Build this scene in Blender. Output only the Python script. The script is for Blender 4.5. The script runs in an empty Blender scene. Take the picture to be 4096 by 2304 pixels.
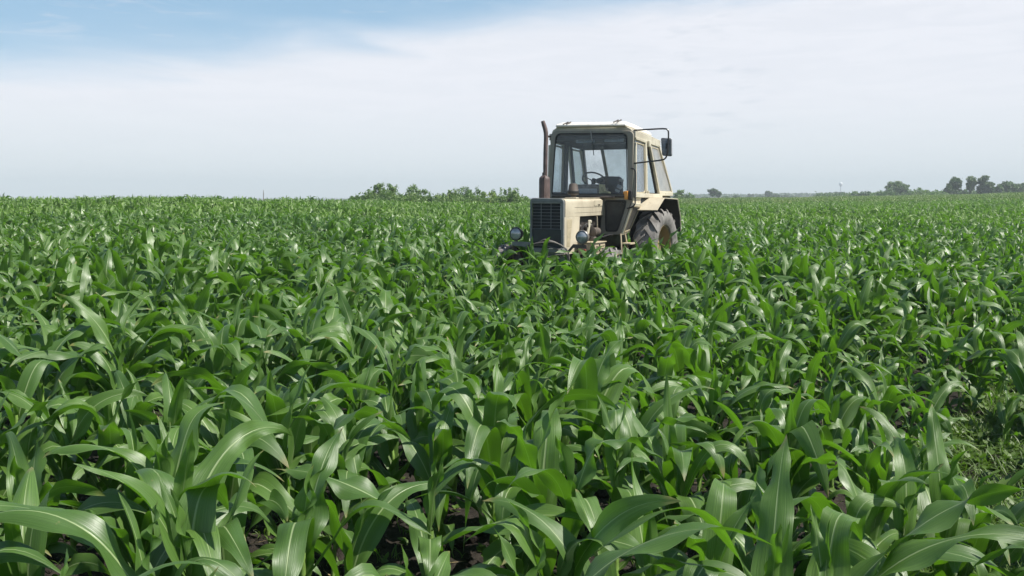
import bpy, bmesh, math, random
import numpy as np
from mathutils import Vector, Matrix
R = math.radians
random.seed(7)
rng = np.random.default_rng(11)
scene = bpy.context.scene
COL = scene.collection

# ------------------------------------------------------------------ camera
EYE = 1.68
F_PX, HORIZON_Y = 3400.0, 785.0
PITCH = math.atan((1152 - HORIZON_Y) / F_PX)
cam_d = bpy.data.cameras.new('camera')
cam_d.sensor_width = 36.0
cam_d.lens = 36.0 * F_PX / 4096.0
cam_d.clip_start = 0.05
cam_d.clip_end = 9000
cam = bpy.data.objects.new('camera', cam_d)
cam.location = (0, 0, EYE)
cam.rotation_euler = (R(90) - PITCH, 0, 0)
COL.objects.link(cam)
scene.camera = cam

# ------------------------------------------------------------------ light
SUN_EL = R(54)
SUN_AZ = R(108)          # clockwise from +Y (the viewing direction)
sun_vec = Vector((math.sin(SUN_AZ) * math.cos(SUN_EL), math.cos(SUN_AZ) * math.cos(SUN_EL), math.sin(SUN_EL)))
sl = bpy.data.lights.new('sun', 'SUN')
sl.energy = 5.0
sl.angle = R(0.55)
sl.color = (1.0, 0.955, 0.87)
so = bpy.data.objects.new('sun', sl)
so.rotation_euler = sun_vec.to_track_quat('Z', 'Y').to_euler()
so.location = (30, 10, 40)
COL.objects.link(so)

world = bpy.data.worlds.new("World")
scene.world = world
world.use_nodes = True
wt = world.node_tree
wt.nodes.clear()
def wn(t, **k):
    n = wt.nodes.new(t)
    for a, b in k.items():
        setattr(n, a, b)
    return n
def wmath(op, a, b=None, clamp=False):
    n = wn('ShaderNodeMath', operation=op, use_clamp=clamp)
    for i, v in enumerate((a, b)):
        if v is None: continue
        if isinstance(v, (int, float)): n.inputs[i].default_value = v
        else: wt.links.new(v, n.inputs[i])
    return n.outputs[0]
sky = wn('ShaderNodeTexSky', sky_type='NISHITA', sun_disc=False, sun_elevation=SUN_EL, sun_rotation=SUN_AZ)
sky.air_density = 1.0; sky.dust_density = 0.3; sky.ozone_density = 1.5; sky.altitude = 100
SKY_STRENGTH = 0.085
tc = wn('ShaderNodeTexCoord')
sep = wn('ShaderNodeSeparateXYZ'); wt.links.new(tc.outputs['Generated'], sep.inputs[0])
X, Y, Z = sep.outputs
# cirrus veil: thick low in the sky, its upper edge climbing to the right
mapn = wn('ShaderNodeMapping'); mapn.inputs['Scale'].default_value = (2.2, 2.2, 11.0)
wt.links.new(tc.outputs['Generated'], mapn.inputs[0])
nz = wn('ShaderNodeTexNoise'); nz.inputs['Scale'].default_value = 2.3; nz.inputs['Detail'].default_value = 6; nz.inputs['Roughness'].default_value = 0.5
nz.inputs['Distortion'].default_value = 0.6
wt.links.new(mapn.outputs[0], nz.inputs['Vector'])
edge = wmath('ADD', wmath('MULTIPLY', X, 0.125), 0.203)
wob = wmath('MULTIPLY', wmath('SUBTRACT', nz.outputs[0], 0.5), 0.07)
dd = wmath('SUBTRACT', wmath('ADD', edge, wob), Z)          # > 0 inside the veil
mr = wn('ShaderNodeMapRange', interpolation_type='SMOOTHSTEP'); wt.links.new(dd, mr.inputs[0])
mr.inputs[1].default_value = -0.035; mr.inputs[2].default_value = 0.04
veil = mr.outputs[0]
# thinner streaks above and inside
map2 = wn('ShaderNodeMapping'); map2.inputs['Scale'].default_value = (3.0, 3.0, 20.0); map2.inputs['Rotation'].default_value = (0, R(4), 0)
wt.links.new(tc.outputs['Generated'], map2.inputs[0])
n2 = wn('ShaderNodeTexNoise'); n2.inputs['Scale'].default_value = 3.1; n2.inputs['Detail'].default_value = 7; n2.inputs['Roughness'].default_value = 0.58
n2.inputs['Distortion'].default_value = 1.0
wt.links.new(map2.outputs[0], n2.inputs['Vector'])
st = wn('ShaderNodeMapRange', interpolation_type='SMOOTHSTEP'); wt.links.new(n2.outputs[0], st.inputs[0])
st.inputs[1].default_value = 0.52; st.inputs[2].default_value = 0.80; st.inputs[4].default_value = 0.55
veil2 = wmath('MAXIMUM', wmath('ADD', wmath('MULTIPLY', veil, 0.38), 0.55), st.outputs[0])
# the veil thins towards the zenith
zf = wn('ShaderNodeMapRange', interpolation_type='SMOOTHSTEP'); wt.links.new(Z, zf.inputs[0])
zf.inputs[1].default_value = 0.235; zf.inputs[2].default_value = 0.42; zf.inputs[3].default_value = 1.0; zf.inputs[4].default_value = 0.06
veil3 = wmath('MULTIPLY', veil2, zf.outputs[0], True)
bg1 = wn('ShaderNodeBackground'); bg1.inputs[1].default_value = SKY_STRENGTH
wt.links.new(sky.outputs[0], bg1.inputs[0])
# veil colour: pale blue near the horizon, warm white above, with small grey ripples
cr = wn('ShaderNodeValToRGB'); wt.links.new(wmath('MULTIPLY', Z, 4.0), cr.inputs[0])
cr.color_ramp.elements[0].position = 0.0; cr.color_ramp.elements[0].color = (0.56, 0.612, 0.652, 1)
cr.color_ramp.elements[1].position = 0.42; cr.color_ramp.elements[1].color = (0.66, 0.668, 0.712, 1)
e_ = cr.color_ramp.elements.new(0.16); e_.color = (0.60, 0.635, 0.675, 1)
map3 = wn('ShaderNodeMapping'); map3.inputs['Scale'].default_value = (9.0, 9.0, 42.0); map3.inputs['Rotation'].default_value = (0, R(-8), 0)
wt.links.new(tc.outputs['Generated'], map3.inputs[0])
n3 = wn('ShaderNodeTexNoise'); n3.inputs['Scale'].default_value = 2.6; n3.inputs['Detail'].default_value = 5
wt.links.new(map3.outputs[0], n3.inputs['Vector'])
# ripple patch around one direction of the sky
vd = wn('ShaderNodeVectorMath', operation='DISTANCE'); wt.links.new(tc.outputs['Generated'], vd.inputs[0])
vd.inputs[1].default_value = (0.205, 0.965, 0.128)
rp = wn('ShaderNodeMapRange', interpolation_type='SMOOTHSTEP'); wt.links.new(vd.outputs['Value'], rp.inputs[0])
rp.inputs[1].default_value = 0.03; rp.inputs[2].default_value = 0.16; rp.inputs[3].default_value = 1.0; rp.inputs[4].default_value = 0.0
r3 = wn('ShaderNodeMapRange', interpolation_type='SMOOTHSTEP'); wt.links.new(n3.outputs[0], r3.inputs[0])
r3.inputs[1].default_value = 0.50; r3.inputs[2].default_value = 0.72
wsp = wn('ShaderNodeMapRange', interpolation_type='SMOOTHSTEP'); wt.links.new(n2.outputs[0], wsp.inputs[0])
wsp.inputs[1].default_value = 0.38; wsp.inputs[2].default_value = 0.62; wsp.inputs[3].default_value = 0.22; wsp.inputs[4].default_value = 0.0
rip = wmath('MAXIMUM', wmath('MULTIPLY', wmath('MULTIPLY', rp.outputs[0], r3.outputs[0]), 0.45), wmath('MULTIPLY', wsp.outputs[0], wmath('MULTIPLY', Z, 4.5, True)))
vmix = wn('ShaderNodeMix', data_type='RGBA'); wt.links.new(rip, vmix.inputs[0]); wt.links.new(cr.outputs[0], vmix.inputs[6])
vmix.inputs[7].default_value = (0.47, 0.51, 0.57, 1)
film = wn('ShaderNodeMix', data_type='RGBA')          # thin blue film of air where the veil opens
wt.links.new(wmath('MAXIMUM', veil, wmath('MULTIPLY', st.outputs[0], 1.5, True)), film.inputs[0]); film.inputs[6].default_value = (0.25, 0.44, 0.61, 1); wt.links.new(vmix.outputs[2], film.inputs[7])
bg2 = wn('ShaderNodeBackground'); bg2.inputs[1].default_value = 1.0
wt.links.new(film.outputs[2], bg2.inputs[0])
mx = wn('ShaderNodeMixShader'); wt.links.new(veil3, mx.inputs[0]); wt.links.new(bg1.outputs[0], mx.inputs[1]); wt.links.new(bg2.outputs[0], mx.inputs[2])
wo = wn('ShaderNodeOutputWorld'); wt.links.new(mx.outputs[0], wo.inputs[0])

scene.view_settings.view_transform = 'Standard'
scene.view_settings.look = 'None'
scene.view_settings.exposure = 0.5
scene.view_settings.gamma = 1.0
scene.render.engine = 'CYCLES'
scene.cycles.use_denoising = True
scene.cycles.max_bounces = 7
scene.cycles.diffuse_bounces = 3
scene.cycles.glossy_bounces = 3
scene.cycles.transmission_bounces = 5
scene.cycles.transparent_max_bounces = 12
scene.cycles.volume_bounces = 0
scene.cycles.sample_clamp_indirect = 6

# ------------------------------------------------------------------ materials
class M:
    def __init__(s, name):
        s.m = bpy.data.materials.new(name); s.m.use_nodes = True
        s.t = s.m.node_tree; s.t.nodes.clear()
    def n(s, t, **k):
        x = s.t.nodes.new(t)
        for a, b in k.items(): setattr(x, a, b)
        return x
    def l(s, a, b): s.t.links.new(a, b)
    def put(s, sock, v):
        if hasattr(v, 'is_output'): s.l(v, sock)
        elif isinstance(v, tuple) and len(v) == 3 and sock.type == 'RGBA': sock.default_value = (*v, 1)
        else: sock.default_value = v
    def math(s, op, a, b=None, clamp=False):
        n = s.n('ShaderNodeMath', operation=op, use_clamp=clamp)
        s.put(n.inputs[0], a)
        if b is not None: s.put(n.inputs[1], b)
        return n.outputs[0]
    def mix(s, f, a, b):
        n = s.n('ShaderNodeMix', data_type='RGBA')
        s.put(n.inputs[0], f); s.put(n.inputs[6], a); s.put(n.inputs[7], b)
        return n.outputs[2]
    def ramp(s, v, lo, hi, a=0.0, b=1.0):
        n = s.n('ShaderNodeMapRange', interpolation_type='SMOOTHSTEP')
        s.put(n.inputs[0], v)
        for i, q in zip((1, 2, 3, 4), (lo, hi, a, b)): n.inputs[i].default_value = q
        return n.outputs[0]
    def noise(s, scale, detail=4, rough=0.55, vec=None, sc3=None):
        n = s.n('ShaderNodeTexNoise')
        n.inputs['Scale'].default_value = scale; n.inputs['Detail'].default_value = detail; n.inputs['Roughness'].default_value = rough
        if vec is None: vec = s.n('ShaderNodeTexCoord').outputs['Object']
        if sc3:
            mp = s.n('ShaderNodeMapping'); mp.inputs['Scale'].default_value = sc3; s.l(vec, mp.inputs[0]); vec = mp.outputs[0]
        s.l(vec, n.inputs['Vector'])
        return n.outputs[0]
    def bump(s, h, strength, dist=0.01):
        n = s.n('ShaderNodeBump'); n.inputs['Strength'].default_value = strength; n.inputs['Distance'].default_value = dist
        s.l(h, n.inputs['Height'])
        return n.outputs[0]
    def principled(s, base, rough=0.5, metal=0.0, spec=0.5, normal=None):
        n = s.n('ShaderNodeBsdfPrincipled')
        s.put(n.inputs['Base Color'], base); s.put(n.inputs['Roughness'], rough); s.put(n.inputs['Metallic'], metal)
        s.put(n.inputs['Specular IOR Level'], spec)
        if normal is not None: s.l(normal, n.inputs['Normal'])
        return n.outputs[0]
    def out(s, sh, kind='Surface'):
        o = s.n('ShaderNodeOutputMaterial'); s.l(sh, o.inputs[kind])
        return s.m

def simple(name, col, rough=0.5, metal=0.0, var=0.15, scale=9, bump=0.1):
    k = M(name)
    nz = k.noise(scale, 5)
    dark = tuple(c * (1 - var) for c in col); lite = tuple(min(1, c * (1 + var)) for c in col)
    f = k.ramp(nz, 0.35, 0.65)
    c = k.mix(f, dark, lite)
    rr = k.ramp(nz, 0.3, 0.7, max(0.05, rough - 0.1), min(1, rough + 0.1))
    nb = k.bump(k.noise(scale * 8, 3), bump, 0.004)
    return k.out(k.principled(c, rr, metal, 0.5, nb))

def paint(name, col, rust=(0.16, 0.075, 0.03), dirt=(0.20, 0.16, 0.11), amount=0.6, rough=0.45):
    k = M(name)
    big = k.noise(2.3, 5, 0.6)
    streak = k.noise(3.0, 5, 0.6, sc3=(6, 6, 0.8))
    spots = k.noise(14, 6, 0.65)
    c = k.mix(k.ramp(big, 0.35, 0.7, 0.0, 0.30 * amount), col, dirt)
    c = k.mix(k.ramp(streak, 0.55, 0.8, 0.0, 0.45 * amount), c, tuple(0.5 * (a + b) for a, b in zip(dirt, rust)))
    c = k.mix(k.ramp(spots, 0.655, 0.73, 0.0, 0.8 * amount), c, rust)
    nb = k.bump(k.noise(30, 4), 0.06, 0.004)
    r = k.ramp(big, 0.3, 0.7, rough - 0.08, rough + 0.15)
    return k.out(k.principled(c, r, 0, 0.5, nb))

def leaf_material(name, top, under, trans, tf=0.3, rough=0.36, uvlines=True, vary=0.25):
    k = M(name)
    oi = k.n('ShaderNodeObjectInfo')
    nz = k.noise(5.0, 3)
    geo = k.n('ShaderNodeNewGeometry')
    dark = tuple(c * (1 - vary) for c in top); lite = tuple(c * (1 + vary) for c in top)
    lite = (lite[0] * 1.12, lite[1], lite[2] * 0.9)
    c = k.mix(k.ramp(oi.outputs['Random'], 0, 1), dark, lite)
    c = k.mix(k.ramp(nz, 0.35, 0.7, 0, 0.35), c, tuple(q * 1.25 for q in top))
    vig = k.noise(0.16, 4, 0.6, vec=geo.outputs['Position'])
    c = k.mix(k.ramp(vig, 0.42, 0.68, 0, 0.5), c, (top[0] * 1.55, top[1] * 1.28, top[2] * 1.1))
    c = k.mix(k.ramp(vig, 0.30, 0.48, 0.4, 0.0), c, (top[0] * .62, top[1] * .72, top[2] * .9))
    nb = None
    if uvlines:
        uv = k.n('ShaderNodeUVMap'); sp = k.n('ShaderNodeSeparateXYZ'); k.l(uv.outputs[0], sp.inputs[0])
        u, v = sp.outputs[0], sp.outputs[1]
        du = k.math('ABSOLUTE', k.math('SUBTRACT', u, 0.5))
        # pale midrib, narrowing to the tip
        wdt = k.math('ADD', k.math('MULTIPLY', k.math('SUBTRACT', 1.0, v), 0.045), 0.008)
        rib = k.ramp(k.math('DIVIDE', du, wdt), 0.55, 1.15, 1.0, 0.0)
        wv = k.n('ShaderNodeTexNoise', noise_dimensions='2D'); wv.inputs['Scale'].default_value = 1.0; wv.inputs['Detail'].default_value = 2
        cmb = k.n('ShaderNodeCombineXYZ'); k.l(k.math('MULTIPLY', u, 34.0), cmb.inputs[0]); k.l(k.math('MULTIPLY', v, 1.6), cmb.inputs[1])
        k.l(cmb.outputs[0], wv.inputs['Vector'])
        vein = wv.outputs[0]
        c = k.mix(k.ramp(vein, 0.38, 0.62, 0.0, 0.65), c, tuple(q * 0.58 for q in top))
        # yellowing towards the base, old brown tips
        c = k.mix(k.ramp(v, 0.0, 0.22, 0.55, 0.0), c, (0.14, 0.22, 0.04))
        c = k.mix(k.math('MULTIPLY', rib, 0.85), c, (0.34, 0.44, 0.20))
        edge = k.ramp(du, 0.475, 0.5, 0, 0.5)
        c = k.mix(edge, c, (0.16, 0.24, 0.08))
        spot = k.noise(38.0, 3, 0.6)
        c = k.mix(k.ramp(spot, 0.70, 0.76, 0.0, 0.55), c, (0.20, 0.19, 0.07))
        tipn = k.math('ADD', v, k.math('MULTIPLY', k.math('SUBTRACT', nz, 0.5), 0.35))
        c = k.mix(k.ramp(tipn, 0.93, 1.02, 0.0, 0.8), c, (0.30, 0.25, 0.10))
        hh = k.math('SUBTRACT', vein, k.math('MULTIPLY', rib, 1.6))
        nb = k.bump(hh, 0.35, 0.003)
    back = k.mix(0.5, c, under)
    c2 = k.mix(geo.outputs['Backfacing'], c, back)
    p = k.principled(c2, k.ramp(nz, 0.3, 0.7, rough - 0.05, rough + 0.10), 0, 0.68, nb)
    tr = k.n('ShaderNodeBsdfTranslucent'); k.put(tr.inputs[0], trans)
    ms = k.n('ShaderNodeMixShader'); ms.inputs[0].default_value = tf
    k.l(p, ms.inputs[1]); k.l(tr.outputs[0], ms.inputs[2])
    return k.out(ms.outputs[0])

MAT = {}
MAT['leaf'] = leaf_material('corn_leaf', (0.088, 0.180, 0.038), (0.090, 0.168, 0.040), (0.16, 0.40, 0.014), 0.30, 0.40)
MAT['leaf_far'] = leaf_material('corn_leaf_far', (0.112, 0.210, 0.046), (0.11, 0.19, 0.042), (0.165, 0.39, 0.018), 0.32, 0.52, uvlines=False, vary=0.3)
MAT['leaf_pale'] = leaf_material('corn_leaf_pale', (0.135, 0.215, 0.050), (0.13, 0.20, 0.05), (0.15, 0.32, 0.03), 0.28, 0.50, uvlines=False, vary=0.25)
MAT['stalk'] = simple('corn_stalk', (0.19, 0.31, 0.07), 0.45, var=0.25, scale=14)
MAT['weed'] = leaf_material('weed_leaf', (0.088, 0.165, 0.024), (0.10, 0.165, 0.03), (0.17, 0.34, 0.03), 0.3, 0.5, uvlines=False, vary=0.35)
MAT['straw'] = simple('dry_straw', (0.34, 0.26, 0.13), 0.8, var=0.3)
MAT['cream'] = paint('cream_paint', (0.59, 0.53, 0.40), amount=1.3)
MAT['cab_cream'] = paint('cab_cream_paint', (0.58, 0.54, 0.42), amount=1.3, rough=0.5)
MAT['cab_front'] = paint('cab_front_shaded_cream', (0.27, 0.255, 0.21), amount=1.0, rough=0.55)  # the cab's cream, with the front's shade and dirt put into the colour
MAT['roof'] = paint('roof_offwhite', (0.78, 0.75, 0.68), dirt=(0.34, 0.31, 0.26), amount=0.8, rough=0.6)
MAT['shell'] = simple('grille_grey_paint', (0.165, 0.175, 0.17), 0.45, var=0.12)
MAT['dark_plate'] = simple('dark_green_plate', (0.022, 0.028, 0.027), 0.55, var=0.3)
MAT['black'] = simple('black_rubber', (0.018, 0.018, 0.018), 0.6, var=0.3)
MAT['grille_bar'] = simple('grille_bar_metal', (0.24, 0.245, 0.25), 0.4, metal=0.4)
MAT['bright_trim'] = simple('bright_trim', (0.45, 0.45, 0.44), 0.35, metal=0.5)
MAT['radiator'] = simple('radiator_core', (0.010, 0.011, 0.012), 0.7)
MAT['tan'] = simple('tan_vent', (0.40, 0.345, 0.23), 0.6, var=0.12)
MAT['rust'] = simple('rusty_exhaust', (0.115, 0.082, 0.075), 0.6, var=0.3, scale=6, bump=0.3)
MAT['rust_dark'] = simple('dark_rusty_metal', (0.085, 0.068, 0.055), 0.65, var=0.35, scale=12, bump=0.3)
MAT['engine'] = simple('oily_engine', (0.035, 0.030, 0.026), 0.5, var=0.45, scale=10, bump=0.4)
MAT['metal'] = simple('worn_steel', (0.32, 0.31, 0.29), 0.45, metal=0.7, var=0.3)
MAT['tube'] = simple('black_painted_tube', (0.030, 0.030, 0.032), 0.35, var=0.25)
MAT['rope'] = None
MAT['tyre'] = simple('dusty_tyre', (0.19, 0.18, 0.168), 0.9, var=0.3, scale=7, bump=0.35)
MAT['rim'] = paint('rusty_rim', (0.27, 0.205, 0.105), amount=1.0, rough=0.65)
MAT['mudguard'] = paint('mudguard_paint', (0.21, 0.165, 0.09), amount=1.0, rough=0.65)
MAT['grimy'] = paint('grimy_cream_paint', (0.44, 0.37, 0.25), amount=1.5, rough=0.65)
MAT['seat'] = simple('dark_seat_vinyl', (0.020, 0.022, 0.026), 0.6, var=0.3)
MAT['interior'] = simple('cab_interior_dark', (0.040, 0.040, 0.040), 0.75, var=0.3)
MAT['dash'] = simple('dash_grey', (0.16, 0.15, 0.135), 0.6, var=0.3, scale=20)
MAT['dash_yellow'] = simple('dash_yellow_box', (0.50, 0.47, 0.25), 0.6, var=0.25, scale=20)
MAT['orange'] = simple('orange_lens', (0.72, 0.30, 0.05), 0.3, var=0.2)
MAT['plate'] = simple('name_plate', (0.34, 0.38, 0.42), 0.6, var=0.1)
MAT['ink'] = simple('plate_lettering', (0.10, 0.12, 0.15), 0.6, var=0.1)
MAT['red'] = simple('red_tag', (0.55, 0.07, 0.05), 0.5)
MAT['white'] = simple('white_rag', (0.62, 0.62, 0.60), 0.8)
MAT['mirror_back'] = simple('mirror_back', (0.17, 0.178, 0.19), 0.3, var=0.5, scale=4)
MAT['bark'] = simple('bark', (0.085, 0.065, 0.05), 0.9, var=0.3, scale=5, bump=0.5)
MAT['tower'] = simple('tower_white', (0.78, 0.79, 0.80), 0.45, var=0.05)
MAT['tower_shaft'] = simple('tower_shaft_grey', (0.42, 0.44, 0.46), 0.6, var=0.05)
MAT['wood'] = simple('weathered_wood', (0.16, 0.13, 0.10), 0.85)

def rope_mat():
    k = M('twisted_steel_rope')
    w = k.n('ShaderNodeTexWave', wave_type='BANDS', bands_direction='DIAGONAL')
    w.inputs['Scale'].default_value = 1.0
    uv = k.n('ShaderNodeUVMap'); mp = k.n('ShaderNodeMapping'); mp.inputs['Scale'].default_value = (4.0, 1.0, 1.0)
    k.l(uv.outputs[0], mp.inputs[0]); k.l(mp.outputs[0], w.inputs[0])
    c = k.mix(w.outputs[1], (0.05, 0.045, 0.04), (0.26, 0.24, 0.22))
    return k.out(k.principled(c, 0.5, 0.3, 0.5, k.bump(w.outputs[1], 0.8, 0.006)))
MAT['rope'] = rope_mat()

def glass_mat(name, tint, dust, dust_f, gloss=0.10):
    k = M(name)
    t = k.n('ShaderNodeBsdfTransparent'); k.put(t.inputs[0], tint)
    g = k.n('ShaderNodeBsdfGlossy'); k.put(g.inputs[0], (0.9, 0.95, 1.0)); g.inputs['Roughness'].default_value = 0.06
    fr = k.n('ShaderNodeFresnel'); fr.inputs[0].default_value = 1.45
    m1 = k.n('ShaderNodeMixShader'); k.l(k.math('MULTIPLY', fr.outputs[0], gloss * 8, True), m1.inputs[0]); k.l(t.outputs[0], m1.inputs[1]); k.l(g.outputs[0], m1.inputs[2])
    d = k.n('ShaderNodeBsdfDiffuse'); k.put(d.inputs[0], dust)
    dt = k.n('ShaderNodeBsdfTranslucent'); k.put(dt.inputs[0], dust)
    dm = k.n('ShaderNodeMixShader'); dm.inputs[0].default_value = 0.5; k.l(d.outputs[0], dm.inputs[1]); k.l(dt.outputs[0], dm.inputs[2])
    f = k.ramp(k.noise(2.5, 5), 0.25, 0.8, dust_f * 0.6, dust_f * 1.5)
    m2 = k.n('ShaderNodeMixShader'); k.l(f, m2.inputs[0]); k.l(m1.outputs[0], m2.inputs[1]); k.l(dm.outputs[0], m2.inputs[2])
    return k.out(m2.outputs[0])
MAT['windshield'] = glass_mat('windshield_glass', (0.96, 0.98, 0.985), (0.52, 0.55, 0.57), 0.16, 0.06)
MAT['rear_glass'] = glass_mat('rear_glass', (0.88, 0.92, 0.93), (0.5, 0.5, 0.5), 0.06, 0.05)
MAT['side_glass'] = glass_mat('side_glass', (0.86, 0.90, 0.92), (0.62, 0.62, 0.62), 0.22, 0.10)
MAT['hazy_glass'] = glass_mat('hazy_glass', (0.86, 0.88, 0.88), (0.66, 0.65, 0.62), 0.50, 0.06)
MAT['lower_glass'] = glass_mat('lower_glass', (0.40, 0.42, 0.42), (0.22, 0.22, 0.20), 0.5, 0.06)
MAT['door_glass'] = glass_mat('door_glass', (0.45, 0.45, 0.43), (0.30, 0.28, 0.25), 0.6, 0.06)

def lens_mat():
    k = M('headlight_lens')
    nz = k.noise(8, 3)
    c = k.mix(k.ramp(nz, 0.3, 0.7), (0.22, 0.24, 0.25), (0.46, 0.48, 0.49))
    n = k.n('ShaderNodeTexWave', wave_type='BANDS', bands_direction='Y'); n.inputs['Scale'].default_value = 14
    tcx = k.n('ShaderNodeTexCoord'); k.l(tcx.outputs['Object'], n.inputs[0])
    return k.out(k.principled(c, 0.12, 0.35, 0.6, k.bump(n.outputs[1], 0.25, 0.003)))
MAT['lens'] = lens_mat()

def soil_mat():
    k = M('dark_soil')
    a = k.noise(1.3, 6, 0.6); b = k.noise(22, 6, 0.65); c3 = k.noise(120, 3, 0.6)
    c = k.mix(k.ramp(b, 0.3, 0.7), (0.014, 0.011, 0.009), (0.040, 0.032, 0.025))
    c = k.mix(k.ramp(a, 0.4, 0.7, 0, 0.5), c, (0.052, 0.042, 0.033))
    h = k.math('ADD', b, k.math('MULTIPLY', c3, 0.35))
    return k.out(k.principled(c, 0.92, 0, 0.3, k.bump(h, 0.9, 0.035)))
MAT['soil'] = soil_mat()

# ------------------------------------------------------------------ helpers
def link(o, parent=None):
    COL.objects.link(o)
    if parent is not None: o.parent = parent
    return o
def tag(o, label=None, cat=None, group=None, kind=None):
    if label: o['label'] = label
    if cat: o['category'] = cat
    if group: o['group'] = group
    if kind: o['kind'] = kind
    return o
def empty(name, loc=(0, 0, 0), rz=0.0):
    o = bpy.data.objects.new(name, None); o.location = loc; o.rotation_euler = (0, 0, rz); o.empty_display_size = 0.2
    return link(o)
def mesh_np(name, V, Fq, uv=None, smooth=True):
    """numpy quads/tris -> mesh; uv is per vertex"""
    me = bpy.data.meshes.new(name)
    V = np.asarray(V, dtype=np.float32); Fq = np.asarray(Fq, dtype=np.int32)
    nf, k = Fq.shape
    me.vertices.add(len(V)); me.vertices.foreach_set('co', V.ravel())
    me.loops.add(nf * k); me.loops.foreach_set('vertex_index', Fq.ravel())
    me.polygons.add(nf); me.polygons.foreach_set('loop_start', np.arange(0, nf * k, k, dtype=np.int32))
    me.polygons.foreach_set('use_smooth', np.full(nf, smooth))
    if uv is not None:
        l = me.uv_layers.new(name='UVMap'); l.data.foreach_set('uv', np.asarray(uv, dtype=np.float32)[Fq.ravel()].ravel())
    me.update(calc_edges=True)
    return me

class MB:
    def __init__(s): s.v = []; s.f = []; s.uv = None
    def add(s, vs, fs):
        o = len(s.v); s.v += [tuple(v) for v in vs]; s.f += [tuple(i + o for i in f) for f in fs]
        return s
    def box(s, c, d, rot=None):
        x, y, z = (q / 2 for q in d)
        vs = [Vector(p) for p in ((-x, -y, -z), (x, -y, -z), (x, y, -z), (-x, y, -z), (-x, -y, z), (x, -y, z), (x, y, z), (-x, y, z))]
        if rot is not None: vs = [rot @ v for v in vs]
        c = Vector(c)
        return s.add([v + c for v in vs], [(0, 3, 2, 1), (4, 5, 6, 7), (0, 1, 5, 4), (1, 2, 6, 5), (2, 3, 7, 6), (3, 0, 4, 7)])
    def span(s, a, b):
        return s.box([(p + q) / 2 for p, q in zip(a, b)], [abs(q - p) for p, q in zip(a, b)])
    def prism(s, pts, ext):
        """closed polygon of 3-D points extruded by vector ext"""
        n = len(pts); e = Vector(ext)
        A = [Vector(p) for p in pts]
        return s.add(A + [p + e for p in A], [tuple(range(n))[::-1], tuple(range(n, 2 * n))] + [(i, (i + 1) % n, n + (i + 1) % n, n + i) for i in range(n)])
    def ring(s, outer, inner, ext):
        """frame: outer and inner loops (same count) extruded by ext"""
        n = len(outer); e = Vector(ext)
        O = [Vector(p) for p in outer]; I = [Vector(p) for p in inner]
        vs = O + I + [p + e for p in O] + [p + e for p in I]
        fs = []
        for i in range(n):
            j = (i + 1) % n
            fs += [(i, j, n + j, n + i), (2 * n + i, 3 * n + i, 3 * n + j, 2 * n + j), (i, 2 * n + i, 2 * n + j, j), (n + i, n + j, 3 * n + j, 3 * n + i)]
        return s.add(vs, fs)
    def loft(s, loops, cap=True):
        n = len(loops[0]); vs = [p for L in loops for p in L]; fs = []
        for k in range(len(loops) - 1):
            for i in range(n):
                j = (i + 1) % n
                fs.append((k * n + i, k * n + j, (k + 1) * n + j, (k + 1) * n + i))
        if cap:
            fs.append(tuple(range(n))[::-1]); fs.append(tuple(range((len(loops) - 1) * n, len(loops) * n)))
        return s.add(vs, fs)
    def lathe(s, prof, c, axis='z', n=32, cap=True, closed=False):
        """prof = [(radius, along)]"""
        loops = []
        for r, h in prof:
            L = []
            for i in range(n):
                a = 2 * math.pi * i / n; p, q = r * math.cos(a), r * math.sin(a)
                L.append({'z': (p, q, h), 'x': (h, p, q), 'y': (q, h, p)}[axis])
            loops.append([Vector(v) + Vector(c) for v in L])
        if closed: loops.append(loops[0])
        return s.loft(loops, cap and not closed)
    def tube(s, path, r, n=10, cap=True):
        P = [Vector(p) for p in path]; rs = r if isinstance(r, (list, tuple)) else [r] * len(P)
        t0 = (P[1] - P[0]).normalized()
        ref = Vector((0, 0, 1)) if abs(t0.z) < 0.9 else Vector((1, 0, 0))
        u = t0.cross(ref).normalized(); loops = []
        for i, p in enumerate(P):
            a = P[max(0, i - 1)]; b = P[min(len(P) - 1, i + 1)]
            t = (b - a).normalized(); u = (u - t * u.dot(t)).normalized(); w = t.cross(u)
            loops.append([p + (u * math.cos(2 * math.pi * k / n) + w * math.sin(2 * math.pi * k / n)) * rs[i] for k in range(n)])
        return s.loft(loops, cap)
    def build(s, name, mat, parent=None, bevel=0.0, seg=2, smooth=True, angle=35):
        me = bpy.data.meshes.new(name); me.from_pydata([tuple(v) for v in s.v], [], s.f); me.update()
        bm = bmesh.new(); bm.from_mesh(me); bmesh.ops.recalc_face_normals(bm, faces=bm.faces); bm.to_mesh(me); bm.free()
        me.materials.append(mat)
        o = bpy.data.objects.new(name, me); link(o, parent)
        if smooth:
            me.polygons.foreach_set('use_smooth', np.full(len(me.polygons), True))
            me.set_sharp_from_angle(angle=R(angle))
        if bevel > 0:
            b = o.modifiers.new('bevel', 'BEVEL'); b.width = bevel; b.segments = seg; b.limit_method = 'ANGLE'; b.angle_limit = R(35)
        return o
def smooth_path(P, k=6):
    P = [Vector(p) for p in P]; out = []
    for i in range(len(P) - 1):
        a, b, c, d = P[max(0, i - 1)], P[i], P[i + 1], P[min(len(P) - 1, i + 2)]
        for j in range(k):
            t = j / k
            out.append(0.5 * ((2 * b) + (c - a) * t + (2 * a - 5 * b + 4 * c - d) * t * t + (3 * b - a - 3 * c + d) * t ** 3))
    out.append(P[-1]); return out
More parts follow.
